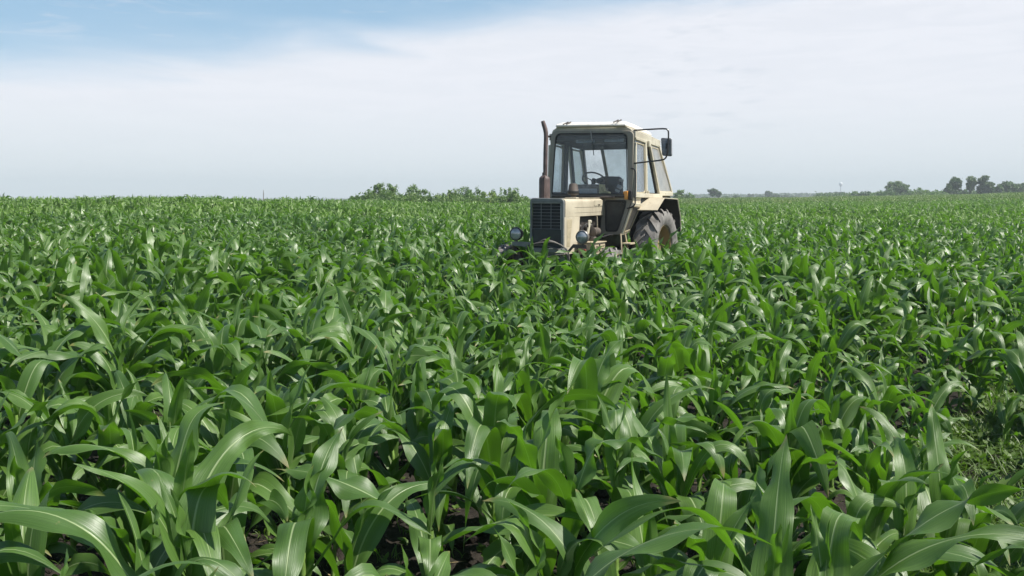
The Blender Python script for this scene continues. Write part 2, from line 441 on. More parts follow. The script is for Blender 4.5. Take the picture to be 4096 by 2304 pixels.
def strip(path, y0, y1, t0, t1):
    """cross-sections of a folded sheet: path in (x, z), from y0 to y1, between depths t0 and t1 under the path"""
    P = [Vector(p) for p in path]; out = []
    for i, p in enumerate(P):
        ns = []
        for a, b in ((i - 1, i), (i, i + 1)):
            if a >= 0 and b < len(P): e = (P[b] - P[a]).normalized(); ns.append(Vector((-e.y, e.x)))
        n = sum(ns, Vector((0, 0))).normalized(); n = n / max(.4, n.dot(ns[0]))
        A, B = p + n * t0, p + n * t1
        out.append([(A.x, y0, A.y), (A.x, y1, A.y), (B.x, y1, B.y), (B.x, y0, B.y)])
    return out
def rpoly(pts, rad, k=5):
    """round the corners of a 2-D polygon"""
    out = []; n = len(pts); P = [Vector(p) for p in pts]
    rad = rad if isinstance(rad, (list, tuple)) else [rad] * n
    for i in range(n):
        p, a, b = P[i], P[i - 1], P[(i + 1) % n]
        da, db = (a - p), (b - p); r = min(rad[i], da.length * 0.48, db.length * 0.48)
        s0, s1 = p + da.normalized() * r, p + db.normalized() * r
        for j in range(k + 1):
            t = j / k
            out.append((s0 * (1 - t) ** 2 + p * 2 * t * (1 - t) + s1 * t * t))
    return out

# ------------------------------------------------------------------ terrain
AZ_K = [-40, -31, -17, -10.8, -0.8, 6, 11.7, 24.5, 31, 40]
HC_K = [0.74, 0.72, 0.68, 0.43, 0.26, 0.28, 0.35, 1.0, 1.75, 1.9]
DC_K = [55, 55, 56, 62, 78, 120, 200, 230, 230, 230]
FAR_K = [-4, -4, -4, -4, -3, -1.0, 0.6, 1.2, 1.9, 1.9]
def ground_z(x, y):
    x = np.asarray(x, dtype=float); y = np.asarray(y, dtype=float)
    d = np.hypot(x, y); az = np.degrees(np.arctan2(x, y))
    azc = np.clip(az, -40, 40)
    hc = np.interp(azc, AZ_K, HC_K); dc = np.interp(azc, AZ_K, DC_K); fz = np.interp(azc, AZ_K, FAR_K)
    t = np.clip((d - 16) / (dc - 16), 0, 1)
    hc = hc + 0.05 * np.sin(0.55 * azc + 1) + 0.04 * np.sin(1.3 * azc)
    z = hc * t * t * (3 - 2 * t)
    s = np.clip((d - dc - 8) / 160, 0, 1)
    z = z * (1 - s) + fz * s
    w = np.clip((150 - np.abs(az)) / 60, 0, 1)
    return z * w
def gz(x, y): return float(ground_z(x, y))

def make_ground():
    rr = [0.02]
    while rr[-1] < 2500:
        r = rr[-1]; rr.append(r + max(0.045, r * (0.011 if r < 14 else 0.03 if r < 300 else 0.08)))
    rr = np.array(rr)
    az = np.concatenate([np.arange(-40, 40, 0.5), np.arange(40, 320, 4.0)])
    A, D = np.meshgrid(np.radians(az), rr)
    x, y = D * np.sin(A), D * np.cos(A)
    z = ground_z(x, y)
    near = np.clip((16 - D) / 8, 0, 1)
    for fx, fy, ph, am in ((9, 5, .3, .010), (-7, 11, 1.3, .010), (17, -13, 2.1, .006), (23, 19, .7, .006), (-31, 27, 4, .005), (41, 8, 2, .004)):
        z = z + near * am * np.sin(fx * x + fy * y + ph + 1.3 * np.sin(3 * y + ph))
    z = z + near * rng.normal(0, 0.006, z.shape)
    nr, na = z.shape
    idx = np.arange(nr * na).reshape(nr, na)
    a = idx[:-1, :]; b = np.roll(a, -1, axis=1); c = np.roll(idx[1:, :], -1, axis=1); d = idx[1:, :]
    Fq = np.stack([a, d, c, b], -1).reshape(-1, 4)
    me = mesh_np('ground', np.stack([x, y, z], -1).reshape(-1, 3), Fq)
    me.materials.append(MAT['soil'])
    o = link(bpy.data.objects.new('ground', me)); tag(o, kind='structure')
make_ground()
# ------------------------------------------------------------------ tractor frame (needed for clearing the crop)
TR_LOC = (1.8197, 15.8722, 0.0694); TR_RZ = R(-90 - 26.787)
def tr_local(x, y):
    dx, dy = x - TR_LOC[0], y - TR_LOC[1]
    c, s = math.cos(TR_RZ), math.sin(TR_RZ)
    return dx * c + dy * s, -dx * s + dy * c

# ------------------------------------------------------------------ corn
def leaf_np(r, base, az, L, W, th0, bend, p=1.5, kink=None, twist=0.0, drift=0.0, fold=(0.75, 0.2), wave=0.02, nw=2.5, nseg=18, nc=6):
    s = np.linspace(0, 1, nseg + 1)
    prof = s ** p
    if kink is not None:
        k = 1 / (1 + np.exp(-(s - kink) / 0.045)); k = (k - k[0]) / (k[-1] - k[0]); prof = 0.4 * prof + 0.6 * k
    th = th0 + bend * prof
    a = az + drift * s ** 1.6
    tan = np.stack([np.sin(th) * np.sin(a), np.sin(th) * np.cos(a), np.cos(th)], -1)
    step = (tan[:-1] + tan[1:]) * 0.5 * (L / nseg)
    mid = np.vstack([np.zeros(3), np.cumsum(step, 0)]) + np.asarray(base)
    side = np.stack([np.cos(a), -np.sin(a), 0 * a], -1)
    nrm = np.cross(side, tan)
    tw = twist * s ** 1.4
    c, sn = np.cos(tw)[:, None], np.sin(tw)[:, None]
    side, nrm = side * c + nrm * sn, nrm * c - side * sn
    w = W * (0.42 + 0.58 * np.clip(s / 0.33, 0, 1) ** 0.8) * np.clip(1 - s ** 2.3, 0, 1) ** 0.85
    w[-1] = 0.0008
    f = fold[1] + (fold[0] - fold[1]) * np.clip(1 - s / 0.45, 0, 1) ** 1.5
    u = np.linspace(-1, 1, nc + 1)
    ph = r.uniform(0, 6.28, 2)
    env = np.clip(4 * s * (1 - s), 0, 1)
    V = np.zeros((nseg + 1, nc + 1, 3))
    for j, uu in enumerate(u):
        au = abs(uu)
        wv = wave * au ** 1.6 * env * np.sin(6.283 * nw * s * (1 + 0.25 * np.sin(3 * s + ph[0])) + ph[0 if uu < 0 else 1])
        arch = -0.10 * w * (au ** 2) * 1.0
        V[:, j] = mid + side * (uu * w * 0.5 * np.cos(f))[:, None] + nrm * (au * w * 0.5 * np.sin(f) + wv + arch)[:, None]
    idx = np.arange((nseg + 1) * (nc + 1)).reshape(nseg + 1, nc + 1)
    F = np.stack([idx[:-1, :-1], idx[:-1, 1:], idx[1:, 1:], idx[1:, :-1]], -1).reshape(-1, 4)
    UV = np.stack(np.broadcast_arrays((u[None, :] + 1) / 2, s[:, None]), -1).reshape(-1, 2)
    return V.reshape(-1, 3), F, UV

def stalk_np(r, H, rad=0.013, n=7, segs=8, lean=(0, 0)):
    hs = np.linspace(0, H, segs + 1); t = hs / H
    rr = rad * (1.1 - 0.45 * t) * (1 + 0.10 * np.cos(t * segs * 3.14))
    cx = lean[0] * t ** 1.5; cy = lean[1] * t ** 1.5
    a = np.linspace(0, 2 * np.pi, n, endpoint=False)
    V = np.stack([cx[:, None] + rr[:, None] * np.cos(a), cy[:, None] + rr[:, None] * np.sin(a), np.broadcast_to(hs[:, None] - 0.03, (segs + 1, n))], -1).reshape(-1, 3)
    idx = np.arange((segs + 1) * n).reshape(segs + 1, n)
    F = np.stack([idx[:-1], np.roll(idx[:-1], -1, 1), np.roll(idx[1:], -1, 1), idx[1:]], -1).reshape(-1, 4)
    UV = np.zeros((len(V), 2)); UV[:, 1] = 0.5; UV[:, 0] = 0.2
    return V, F, UV

def plant_np(r, nseg=18, nc=6, nleaf=None, lush=1.0):
    """-> stalk, [leaves]; about 0.9 m tall"""
    n = nleaf or int(r.integers(9, 12))
    H = 0.60 * r.uniform(0.92, 1.08)
    lean = r.normal(0, 0.03, 2)
    st = stalk_np(r, H, 0.0135 * r.uniform(0.85, 1.15), lean=lean, segs=8 if nseg > 8 else 4, n=7 if nseg > 8 else 4)
    phi = r.uniform(0, 6.28); out = []
    for i in range(n):
        q = i / (n - 1)
        h = H * (0.17 + 0.80 * q ** 0.95); t = h / H
        base = np.array([lean[0] * t ** 1.5, lean[1] * t ** 1.5, h - 0.03])
        az = phi + math.pi * i + r.normal(0, 0.38)
        L = np.interp(q, [0, 0.25, 0.5, 0.75, 0.9, 1], [0.37, 0.56, 0.70, 0.71, 0.61, 0.45]) * r.uniform(0.88, 1.15) * lush
        W = np.interp(q, [0, 0.3, 0.6, 0.85, 1], [0.074, 0.114, 0.136, 0.126, 0.080]) * r.uniform(0.9, 1.15) * lush
        th0 = np.interp(q, [0, 0.3, 0.6, 0.85, 1], [0.78, 0.48, 0.34, 0.23, 0.10]) + r.normal(0, 0.10)
        bend = np.interp(q, [0, 0.3, 0.6, 0.85, 1], [1.15, 1.75, 2.0, 1.75, 0.75]) + r.normal(0, 0.32)
        kink = r.uniform(0.42, 0.72) if r.random() < 0.55 and q < 0.95 else None
        if kink: bend += 0.5
        tw = r.normal(0, 0.55) if q > 0.15 else r.normal(0, 0.3)
        if r.random() < 0.16: tw += r.choice([-1, 1]) * 1.3
        fold = (0.75, r.uniform(0.0, 0.22)) if q < 0.95 else (1.1, 0.6)
        out.append(leaf_np(r, base, az, L, W, max(0.04, th0), max(0.1, bend), r.uniform(1.4, 2.3), kink, tw, r.normal(0, 0.35),
                           fold, r.uniform(0.012, 0.034), r.uniform(1.4, 3.0), nseg, nc))
    return st, out
def join_np(parts):
    V, F, U, off = [], [], [], 0
    for v, f, u in parts:
        V.append(v); F.append(f + off); U.append(u); off += len(v)
    return np.vstack(V), np.vstack(F), np.vstack(U)
def plant_meshes(r, lush=1.0, nseg=18, nc=6):
    st, lv = plant_np(r, nseg, nc, lush=lush)
    ms = mesh_np('stalk', *st); ms.materials.append(MAT['stalk'])
    ml = []
    for L in lv:
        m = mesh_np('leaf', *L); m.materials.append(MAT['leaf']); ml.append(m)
    return ms, ml

# plant positions, in rows that run the way the tractor heads
ROW_AZ = R(64)
ux, uy = math.sin(ROW_AZ), math.cos(ROW_AZ)          # along a row
vx, vy = math.cos(ROW_AZ), -math.sin(ROW_AZ)         # across the rows
GAPS = [(2.62, 4.45, 0.40, 1.45, R(30)), (4.2, 6.9, 0.30, 0.7, R(31))]
def gap_f(x, y):
    g = 0.0
    for cx, cy, a, b, t in GAPS:
        dx, dy = x - cx, y - cy
        e = ((dx * math.cos(t) - dy * math.sin(t)) / a) ** 2 + ((dx * math.sin(t) + dy * math.cos(t)) / b) ** 2
        g = max(g, 1 - e)
    return g
def crop_height(x, y):
    az = math.degrees(math.atan2(x, y)); d = math.hypot(x, y)
    h = np.interp(az, [-35, -10, 5, 20, 35], [0.96, 0.92, 0.88, 0.84, 0.80])
    h *= 1 + 0.07 * math.sin(0.9 * x + 0.5 * y) + 0.05 * math.sin(1.9 * x - 1.3 * y + 1)
    return h * np.interp(d, [1, 4, 9, 10.5, 13, 15, 25], [0.90, 0.93, 0.92, 1.02, 1.05, 0.96, 0.94])
def in_tractor(x, y):
    lx, ly = tr_local(x, y)
    return (-1.15 < lx < 2.75 and abs(ly) < 1.32) or (2.7 <= lx < 3.1 and abs(ly) < 0.55)
plants = []
R_PL = 33.0
for i in range(-70, 70):
    for j in range(-220, 230):
        a = i * 0.72 + 0.12; b = j * 0.17
        a += rng.normal(0, 0.055); b += rng.normal(0, 0.04)
        if rng.random() < 0.06: continue
        x, y = a * vx + b * ux, a * vy + b * uy
        d = math.hypot(x, y)
        if d > R_PL or d < 1.75 or y < 0.2: continue
        az = math.degrees(math.atan2(x, y))
        if abs(az) > (42 if d > 5 else 58): continue
        if in_tractor(x, y): continue
        g = gap_f(x, y); sc = crop_height(x, y) * rng.uniform(0.80, 1.14)
        if g > 0:
            if rng.random() < 0.82: continue
            sc *= rng.uniform(0.45, 0.75)
        plants.append((x, y, sc, d, az))
plants.sort(key=lambda q: q[3])
near, rest = [], []
for q in plants:
    x, y, sc, d, az = q
    # can the frame show any of it?  (its leaves spread about 0.6 m)
    vis = abs(x) < 0.605 * y + 0.35 and d > 1.2
    (near if vis and len(near) < 287 else rest).append(q)
D_NEAR = near[-1][3]

def zone(x, y, d, az):
    deep = 'closest to the camera' if d < 3.2 else 'in the middle of the nearby crop' if d < 5.8 else 'in the farther part of the nearby crop'
    if gap_f(x, y) > -0.6 and x > 2: return None
    side = 'the lower left corner' if az < -17 else 'left of the tractor' if az < -2 else 'straight below the tractor' if az < 10 else 'right of the tractor' if az < 20 else 'the right edge of the photo'
    return deep, side
ZLAB = {
    ('closest to the camera', 'the lower left corner'): 'broad leaved corn plant closest to the camera at the lower left corner',
    ('closest to the camera', 'left of the tractor'): 'broad leaved corn plant closest to the camera, lower left of the middle',
    ('closest to the camera', 'straight below the tractor'): 'broad leaved corn plant closest to the camera, straight below the tractor',
    ('closest to the camera', 'right of the tractor'): 'broad leaved corn plant closest to the camera, below and right of the tractor',
    ('closest to the camera', 'the right edge of the photo'): 'broad leaved corn plant closest to the camera beside the weedy bare strip',
    ('in the middle of the nearby crop', 'the lower left corner'): 'dense glossy corn plant a few rows in, along the left side of the photo',
    ('in the middle of the nearby crop', 'left of the tractor'): 'dense glossy corn plant a few rows in, left of the tractor',
    ('in the middle of the nearby crop', 'straight below the tractor'): 'glossy corn plant a few rows in, below the tractor, dark soil at its foot',
    ('in the middle of the nearby crop', 'right of the tractor'): 'glossy corn plant a few rows in, right of the tractor',
    ('in the middle of the nearby crop', 'the right edge of the photo'): 'corn plant a few rows in, near the right edge above the weeds',
    ('in the farther part of the nearby crop', 'the lower left corner'): 'smaller looking corn plant halfway to the tractor, far over to the left',
    ('in the farther part of the nearby crop', 'left of the tractor'): 'smaller looking corn plant halfway to the tractor, left of it',
    ('in the farther part of the nearby crop', 'straight below the tractor'): 'smaller looking corn plant halfway to the tractor, in line with it',
    ('in the farther part of the nearby crop', 'right of the tractor'): 'smaller looking corn plant halfway into the crop, right of the tractor',
    ('in the farther part of the nearby crop', 'the right edge of the photo'): 'smaller looking corn plant halfway into the crop beside the right edge',
}
def place_plant(meshes, x, y, sc, rz, label, group, tilt=(0, 0)):
    root = empty('corn_plant', (x, y, gz(x, y)), rz)
    root.rotation_euler = (tilt[0], tilt[1], rz); root.scale = (sc, sc, sc)
    tag(root, label, 'corn plant', group)
    ms, ml = meshes
    link(bpy.data.objects.new('stalk', ms), root)
    for m in ml: link(bpy.data.objects.new('leaf', m), root)
    return root
proto = [plant_meshes(np.random.default_rng(100 + k), 1.0) for k in range(22)]
HERO = []          # (x, y) already taken by posed plants
def posed(px, d, label, H, sc, leaves, seed):
    """a plant whose main leaves are set one by one: (height share, azimuth deg: 0 away, 90 right, 180 towards the camera, length, width, start angle, bend, kink, twist, drift)"""
    r = np.random.default_rng(seed)
    a = math.atan((px - 2048) / F_PX); x, y = d * math.sin(a), d * math.cos(a)
    ms = mesh_np('stalk', *stalk_np(r, H, 0.0145)); ms.materials.append(MAT['stalk']); ml = []
    low = [(.18, r.uniform(0, 360), .36, .06, .9, 1.2, None, .2, .2), (.28, r.uniform(0, 360), .46, .075, .8, 1.4, None, -.2, .1), (.97, r.uniform(0, 360), .40, .06, .10, .5, None, .3, 0), (.99, r.uniform(0, 360), .34, .045, .06, .25, None, .2, 0)]
    for (q, az, L, W, t0, bd, kk, tw, dr) in leaves + low:
        v = leaf_np(r, (0, 0, H * q - .02), R(az), L * .80, W * .92, t0, bd, 1.6, kk, tw, dr, (.75, .10) if W > .07 else (1.0, .5), r.uniform(.016, .034), r.uniform(1.5, 2.7), 26, 8)
        m = mesh_np('leaf', *v); m.materials.append(MAT['leaf']); ml.append(m)
    place_plant((ms, ml), x, y, sc, 0.0, label, 'large corn plants at the front'); HERO.append((x, y))
posed(1180, 1.72, 'corn plant at the bottom edge with one very broad shiny leaf rising to the left', .60, 1.0, [(.85, -38, .74, .135, .50, 1.75, .62, -.35, -.2), (.7, 130, .6, .10, .5, 1.6, None, .3, 0), (.55, -150, .55, .09, .6, 1.7, None, 0, .2)], 1)
posed(525, 2.40, 'lower left corn plant with a long smooth leaf arching to the left edge', .62, 1.0, [(.92, -88, .82, .115, .38, 2.0, None, .45, -.15), (.8, 95, .62, .10, .35, 2.2, .6, -.4, .1), (.7, 175, .62, .10, .4, 2.3, .5, .2, 0), (.55, -100, .6, .09, .6, 1.8, None, 0, .2)], 2)
posed(690, 2.55, 'corn plant whose broad upright leaf folds flat over at the top, lower left', .60, 1.02, [(.80, 5, .72, .145, .12, 2.5, .62, .1, 0), (.9, -120, .66, .10, .15, 1.1, None, .6, .1), (.7, 165, .60, .11, .3, 2.6, .48, -.2, 0), (.55, 60, .6, .10, .6, 1.7, None, .2, 0)], 3)
posed(3355, 2.30, 'tallest corn plant at the lower right, its long leaves sweeping to the right edge', .60, .98, [(.82, 28, .80, .13, .15, 2.4, .60, .3, .35), (.95, 84, 1.1, .095, .62, 1.35, None, .9, .05), (.88, 100, 1.0, .09, .50, 1.75, None, -.7, .1), (.75, 185, .6, .12, .25, 2.4, .5, .1, 0), (.6, -80, .72, .11, .5, 1.7, None, -.3, 0), (.7, 120, .78, .09, .6, 1.4, None, .4, 0)], 4)
posed(3130, 2.25, 'corn plant at the lower right with a broad leaf bowed over to the left', .60, 1.0, [(.92, -84, .88, .125, .35, 2.05, .55, -.4, .1), (.8, 20, .80, .13, .15, 1.0, None, .5, .1), (.7, 100, .6, .10, .5, 1.8, None, .2, 0), (.6, 170, .6, .10, .5, 1.9, .5, 0, 0)], 5)
posed(1710, 2.80, 'corn plant with two leaves spread level to left and right, above dark soil', .58, 1.0, [(.95, -82, .78, .115, .95, .75, None, .25, .1), (.85, 100, .86, .105, 1.0, 1.0, None, -.5, .15), (.7, 175, .5, .10, .3, 2.2, .5, 0, 0), (.6, -20, .6, .10, .5, 1.6, None, .2, 0)], 6)
posed(2120, 2.02, 'corn plant at the bottom edge with a long leaf bowed over to the right', .60, 1.0, [(.92, 86, .94, .13, .55, 1.55, None, .35, .1), (.8, -60, .6, .10, .4, 1.8, .6, 0, 0), (.7, 150, .5, .10, .4, 2.0, None, 0, 0)], 7)
posed(1590, 1.95, 'corn plant at the bottom edge with one upright leaf folded over like a hook', .56, .98, [(.85, 12, .62, .105, .10, 2.7, .58, 0, 0), (.7, -110, .5, .09, .5, 1.8, None, 0, 0), (.6, 120, .5, .09, .5, 1.8, None, 0, 0)], 8)
posed(2290, 2.80, 'corn plant with two high leaves arching apart, straight below the tractor', .62, 1.02, [(.95, 60, .70, .10, .25, 2.0, .5, .4, .2), (.9, -140, .62, .09, .2, 2.1, None, -.4, 0), (.8, 165, .66, .12, .35, 2.3, .5, 0, 0), (.6, 80, .6, .10, .6, 1.7, None, .3, 0)], 9)
posed(2480, 3.35, 'corn plant with a bright upright strap leaf folded at its tip, below the tractor', .62, 1.0, [(.85, 3, .62, .12, .08, 2.6, .66, 0, 0), (.9, 105, .7, .10, .35, 1.7, None, .3, .2), (.7, -100, .7, .10, .4, 1.8, None, -.3, 0), (.6, 170, .6, .11, .4, 2.0, .5, 0, 0)], 10)
posed(620, 3.25, 'corn plant with a broad pale upright leaf facing the camera, left side', .62, 1.0, [(.75, 18, .78, .15, .22, 1.5, .72, .1, .1), (.9, -95, .7, .11, .4, 1.9, None, .3, 0), (.8, 110, .8, .105, .5, 1.7, None, -.3, 0)], 11)
posed(1175, 2.60, 'corn plant with a pointed leaf hanging straight down towards the camera', .62, 1.0, [(.95, 178, .62, .125, .25, 2.75, .34, 0, 0), (.8, 15, .7, .12, .15, 1.2, None, .2, 0), (.8, 90, .7, .10, .5, 1.8, .6, .2, 0), (.6, -95, .6, .10, .5, 1.7, None, 0, 0)], 12)
posed(2125, 12.30, 'corn plant whose thin bent leaf stands up in front of the tractor grille', .66, 1.0, [(.97, 160, .62, .085, .04, .12, None, .5, 0), (.99, 80, .50, .06, .10, 1.9, .5, 1.2, 0), (.7, -95, .6, .09, .5, 1.6, None, 0, 0), (.6, 85, .6, .09, .5, 1.8, None, 0, 0)], 13)
for k, (x, y, sc, d, az) in enumerate(near):
    if any(math.hypot(x - hx, y - hy) < 0.22 for hx, hy in HERO): continue
    z = zone(x, y, d, az)
    if z is None: lab, grp = 'sparse corn plant beside the weedy bare strip at the lower right', 'sparse corn plants by the weedy strip'
    else: lab, grp = ZLAB[z], 'corn plants ' + z[0] + ', ' + z[1]
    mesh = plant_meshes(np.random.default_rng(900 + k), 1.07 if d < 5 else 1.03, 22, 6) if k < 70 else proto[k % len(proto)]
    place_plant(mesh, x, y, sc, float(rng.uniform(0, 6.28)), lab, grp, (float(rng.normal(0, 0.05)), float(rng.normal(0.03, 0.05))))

# the rest of the field: one crop object, its plants put out by geometry nodes
def lib_collection(name, meshes):
    c = bpy.data.collections.new(name)
    for i, m in enumerate(meshes):
        o = bpy.data.objects.new('%s_%02d' % (name, i), m); c.objects.link(o)
    return c
def joined_mesh(name, r, nseg, nc):
    st, lv = plant_np(r, nseg, nc)
    v, f, u = join_np([st] + lv)
    m = mesh_np(name, v, f, u); m.materials.append(MAT['leaf']); m.materials.append(MAT['stalk'])
    mi = np.zeros(len(f), dtype=np.int32); mi[:len(st[1])] = 1; m.polygons.foreach_set('material_index', mi)
    return m
lib1 = lib_collection('corn_variant', [joined_mesh('corn_variant', np.random.default_rng(500 + k), 11, 4) for k in range(24)])
def patch_mesh(r, size=3.0, mat='leaf_far'):
    parts = []
    for i in range(4):
        for j in range(int(size / 0.20)):
            if r.random() < 0.05: continue
            st, lv = plant_np(r, 6, 2, nleaf=7)
            v, f, u = join_np(lv)
            sc = r.uniform(0.72, 1.2); v = v * sc
            v = v + np.array([(i - 1.5) * 0.75 + r.normal(0, 0.04), (j + 0.5) * 0.2 - size / 2 + r.normal(0, 0.04), 0])
            parts.append((v, f, u))
    v, f, u = join_np(parts)
    m = mesh_np('corn_patch', v, f, u); m.materials.append(MAT[mat])
    return m
lib2 = lib_collection('corn_patch', [patch_mesh(np.random.default_rng(700 + k)) for k in range(7)])
lib3 = lib_collection('pale_patch', [patch_mesh(np.random.default_rng(760 + k), mat='leaf_pale') for k in range(4)])

def scatter(name, lib, pos, rz, sc, idx, tiltx=None):
    me = bpy.data.meshes.new(name)
    me.vertices.add(len(pos)); me.vertices.foreach_set('co', np.asarray(pos, dtype=np.float32).ravel())
    rot = np.zeros((len(pos), 3), dtype=np.float32); rot[:, 2] = rz
    if tiltx is not None: rot[:, :2] = tiltx
    a = me.attributes.new('rot', 'FLOAT_VECTOR', 'POINT'); a.data.foreach_set('vector', rot.ravel())
    a = me.attributes.new('scl', 'FLOAT', 'POINT'); a.data.foreach_set('value', np.asarray(sc, dtype=np.float32))
    a = me.attributes.new('idx', 'INT', 'POINT'); a.data.foreach_set('value', np.asarray(idx, dtype=np.int32))
    o = link(bpy.data.objects.new(name, me))
    ng = bpy.data.node_groups.new(name, 'GeometryNodeTree')
    ng.interface.new_socket('Geometry', in_out='INPUT', socket_type='NodeSocketGeometry')
    ng.interface.new_socket('Geometry', in_out='OUTPUT', socket_type='NodeSocketGeometry')
    N = ng.nodes.new
    gi, go = N('NodeGroupInput'), N('NodeGroupOutput')
    ci = N('GeometryNodeCollectionInfo'); ci.inputs['Collection'].default_value = lib
    ci.inputs['Separate Children'].default_value = True; ci.inputs['Reset Children'].default_value = True
    ip = N('GeometryNodeInstanceOnPoints'); ip.inputs['Pick Instance'].default_value = True
    def attr(nm, ty):
        n = N('GeometryNodeInputNamedAttribute'); n.data_type = ty; n.inputs['Name'].default_value = nm; return n.outputs['Attribute']
    ng.links.new(gi.outputs[0], ip.inputs['Points']); ng.links.new(ci.outputs[0], ip.inputs['Instance'])
    ng.links.new(attr('idx', 'INT'), ip.inputs['Instance Index'])
    ng.links.new(attr('rot', 'FLOAT_VECTOR'), ip.inputs['Rotation'])
    ng.links.new(attr('scl', 'FLOAT'), ip.inputs['Scale'])
    ng.links.new(ip.outputs[0], go.inputs[0])
    md = o.modifiers.new('crop', 'NODES'); md.node_group = ng
    return o
rx = [(x, y, gz(x, y)) for x, y, *_ in rest]
o = scatter('corn_crop', lib1, rx, rng.uniform(0, 6.28, len(rest)), [q[2] for q in rest], rng.integers(0, 24, len(rest)),
            np.stack([rng.normal(0, 0.06, len(rest)), rng.normal(0.02, 0.06, len(rest))], -1))
tag(o, 'dense green corn crop around the tractor, too many plants to count', 'corn field', kind='stuff')
pp = []
for i in range(-90, 130):
    for j in range(-20, 130):
        a, b = i * 3.0, j * 3.0
        x, y = a * vx + b * ux, a * vy + b * uy
        d = math.hypot(x, y); az = math.degrees(math.atan2(x, y))
        if y < 1 or abs(az) > 36 or d < R_PL - 0.8: continue
        dc = np.interp(az, AZ_K, DC_K)
        if d > dc + 14: continue
        pp.append((x, y, gz(x, y), crop_height(x, y) * rng.uniform(0.85, 1.10), -ROW_AZ + math.pi * int(rng.integers(0, 2))))
far = [q for q in pp if math.hypot(q[0], q[1]) + 6 * math.sin(q[0] * .11) > 100]
mid = [q for q in pp if not math.hypot(q[0], q[1]) + 6 * math.sin(q[0] * .11) > 100]
for nm, L, lib, kk, lab in (('distant_corn_crop', mid, lib2, 7, 'distant corn crop stretching to the skyline behind the tractor'), ('pale_crop', far, lib3, 4, 'paler yellowish green crop far off on the right, below the skyline trees')):
    o = scatter(nm, lib, [q[:3] for q in L], [q[4] for q in L], [q[3] for q in L], rng.integers(0, kk, len(L)))
    tag(o, lab, 'corn field', kind='stuff')

# weeds and small grass on the soil
def make_weeds():
    V, F, off = [], [], 0
    def quadstrip(p, az, L, w, th0, bend, n=3):
        nonlocal off
        v, f, _ = leaf_np(rng, p, az, L, w, th0, bend, 1.3, nseg=n, nc=2, wave=0.002)
        V.append(v); F.append(f + off); off += len(v)
    pts = []
    for _ in range(5200):
        d = 2.6 + 9.5 * rng.random() ** 0.8; az = R(rng.uniform(-36, 37)); pts.append((d * math.sin(az), d * math.cos(az), 0.6))
    for _ in range(5200):
        cx, cy, a, b, ga = GAPS[int(rng.choice([0, 0, 0, 1]))]
        t, q = rng.uniform(0, 6.28), math.sqrt(rng.random()) * 1.35
        e, g = q * a * math.cos(t), q * b * math.sin(t)
        pts.append((cx + e * math.cos(ga) + g * math.sin(ga), cy - e * math.sin(ga) + g * math.cos(ga), 1.0))
    for x, y, k in pts:
        if rng.random() < 0.35 * (1 + math.sin(2.1 * x + 1.7 * y)): continue
        z = gz(x, y) - 0.005
        if rng.random() < 0.7:
            for _ in range(int(rng.integers(3, 8))):
                quadstrip((x + rng.normal(0, .02), y + rng.normal(0, .02), z), rng.uniform(0, 6.28), rng.uniform(0.06, 0.20) * k, rng.uniform(0.004, 0.010), rng.uniform(0.1, 0.7), rng.uniform(0.4, 1.6))
        else:
            for _ in range(int(rng.integers(4, 9))):
                quadstrip((x, y, z + rng.uniform(0, 0.07) * k), rng.uniform(0, 6.28), rng.uniform(0.04, 0.09) * k, rng.uniform(0.02, 0.045), rng.uniform(0.5, 1.1), rng.uniform(0.3, 1.0))
    me = mesh_np('weeds', np.vstack(V), np.vstack(F), None); me.materials.append(MAT['weed'])
    o = link(bpy.data.objects.new('weeds', me)); tag(o, 'small green weeds and grass on the dark soil between corn rows', 'weeds', kind='stuff')
make_weeds()
def make_clods():
    bm = bmesh.new(); bmesh.ops.create_icosphere(bm, subdivisions=1, radius=1)
    bv = np.array([v.co[:] for v in bm.verts]); bf = np.array([[v.index for v in f.verts] for f in bm.faces]); bm.free()
    V, F, off = [], [], 0
    for _ in range(4200):
        d = 2.6 + 8 * rng.random() ** 0.9; az = R(rng.uniform(-36, 37)); x, y = d * math.sin(az), d * math.cos(az)
        s = rng.gamma(2.0, 0.008) + 0.004
        v = bv * (1 + rng.normal(0, 0.22, bv.shape)) * s * np.array([1.2, 1.0, 0.7])
        t = rng.uniform(0, 6.28); c, sn = math.cos(t), math.sin(t)
        v = np.stack([v[:, 0] * c - v[:, 1] * sn, v[:, 0] * sn + v[:, 1] * c, v[:, 2]], -1) + np.array([x, y, gz(x, y) + s * 0.2])
        V.append(v); F.append(bf + off); off += len(v)
    me = mesh_np('soil_clods', np.vstack(V), np.vstack(F), None, False); me.materials.append(MAT['soil'])
    o = link(bpy.data.objects.new('soil_clods', me)); tag(o, 'crumbly dark soil clods between the corn rows', 'soil', kind='stuff')
    V, F, off = [], [], 0
    for _ in range(420):
        d = 2.6 + 8 * rng.random(); az = R(rng.uniform(-36, 37)); x, y = d * math.sin(az), d * math.cos(az)
        v, f, _u = leaf_np(rng, (x, y, gz(x, y) + rng.uniform(0.01, 0.03)), rng.uniform(0, 6.28), rng.uniform(0.05, 0.16), rng.uniform(0.003, 0.008), 1.45, 0.15, nseg=2, nc=1, wave=0.0)
        V.append(v); F.append(f + off); off += len(v)
    me = mesh_np('straw', np.vstack(V), np.vstack(F), None); me.materials.append(MAT['straw'])
    o = link(bpy.data.objects.new('straw', me)); tag(o, 'scattered bits of dry straw on the soil', 'straw', kind='stuff')
make_clods()
# ------------------------------------------------------------------ tractor (local: x forward, y to its left, z up)
TR = empty('tractor', TR_LOC, TR_RZ)
tag(TR, 'old cream tractor with a dusty glass cab parked in the corn, front towards the camera', 'tractor')
def yz(x, P): return [(x, a, b) for a, b in P]
def xz(y, P): return [(a, y, b) for a, b in P]

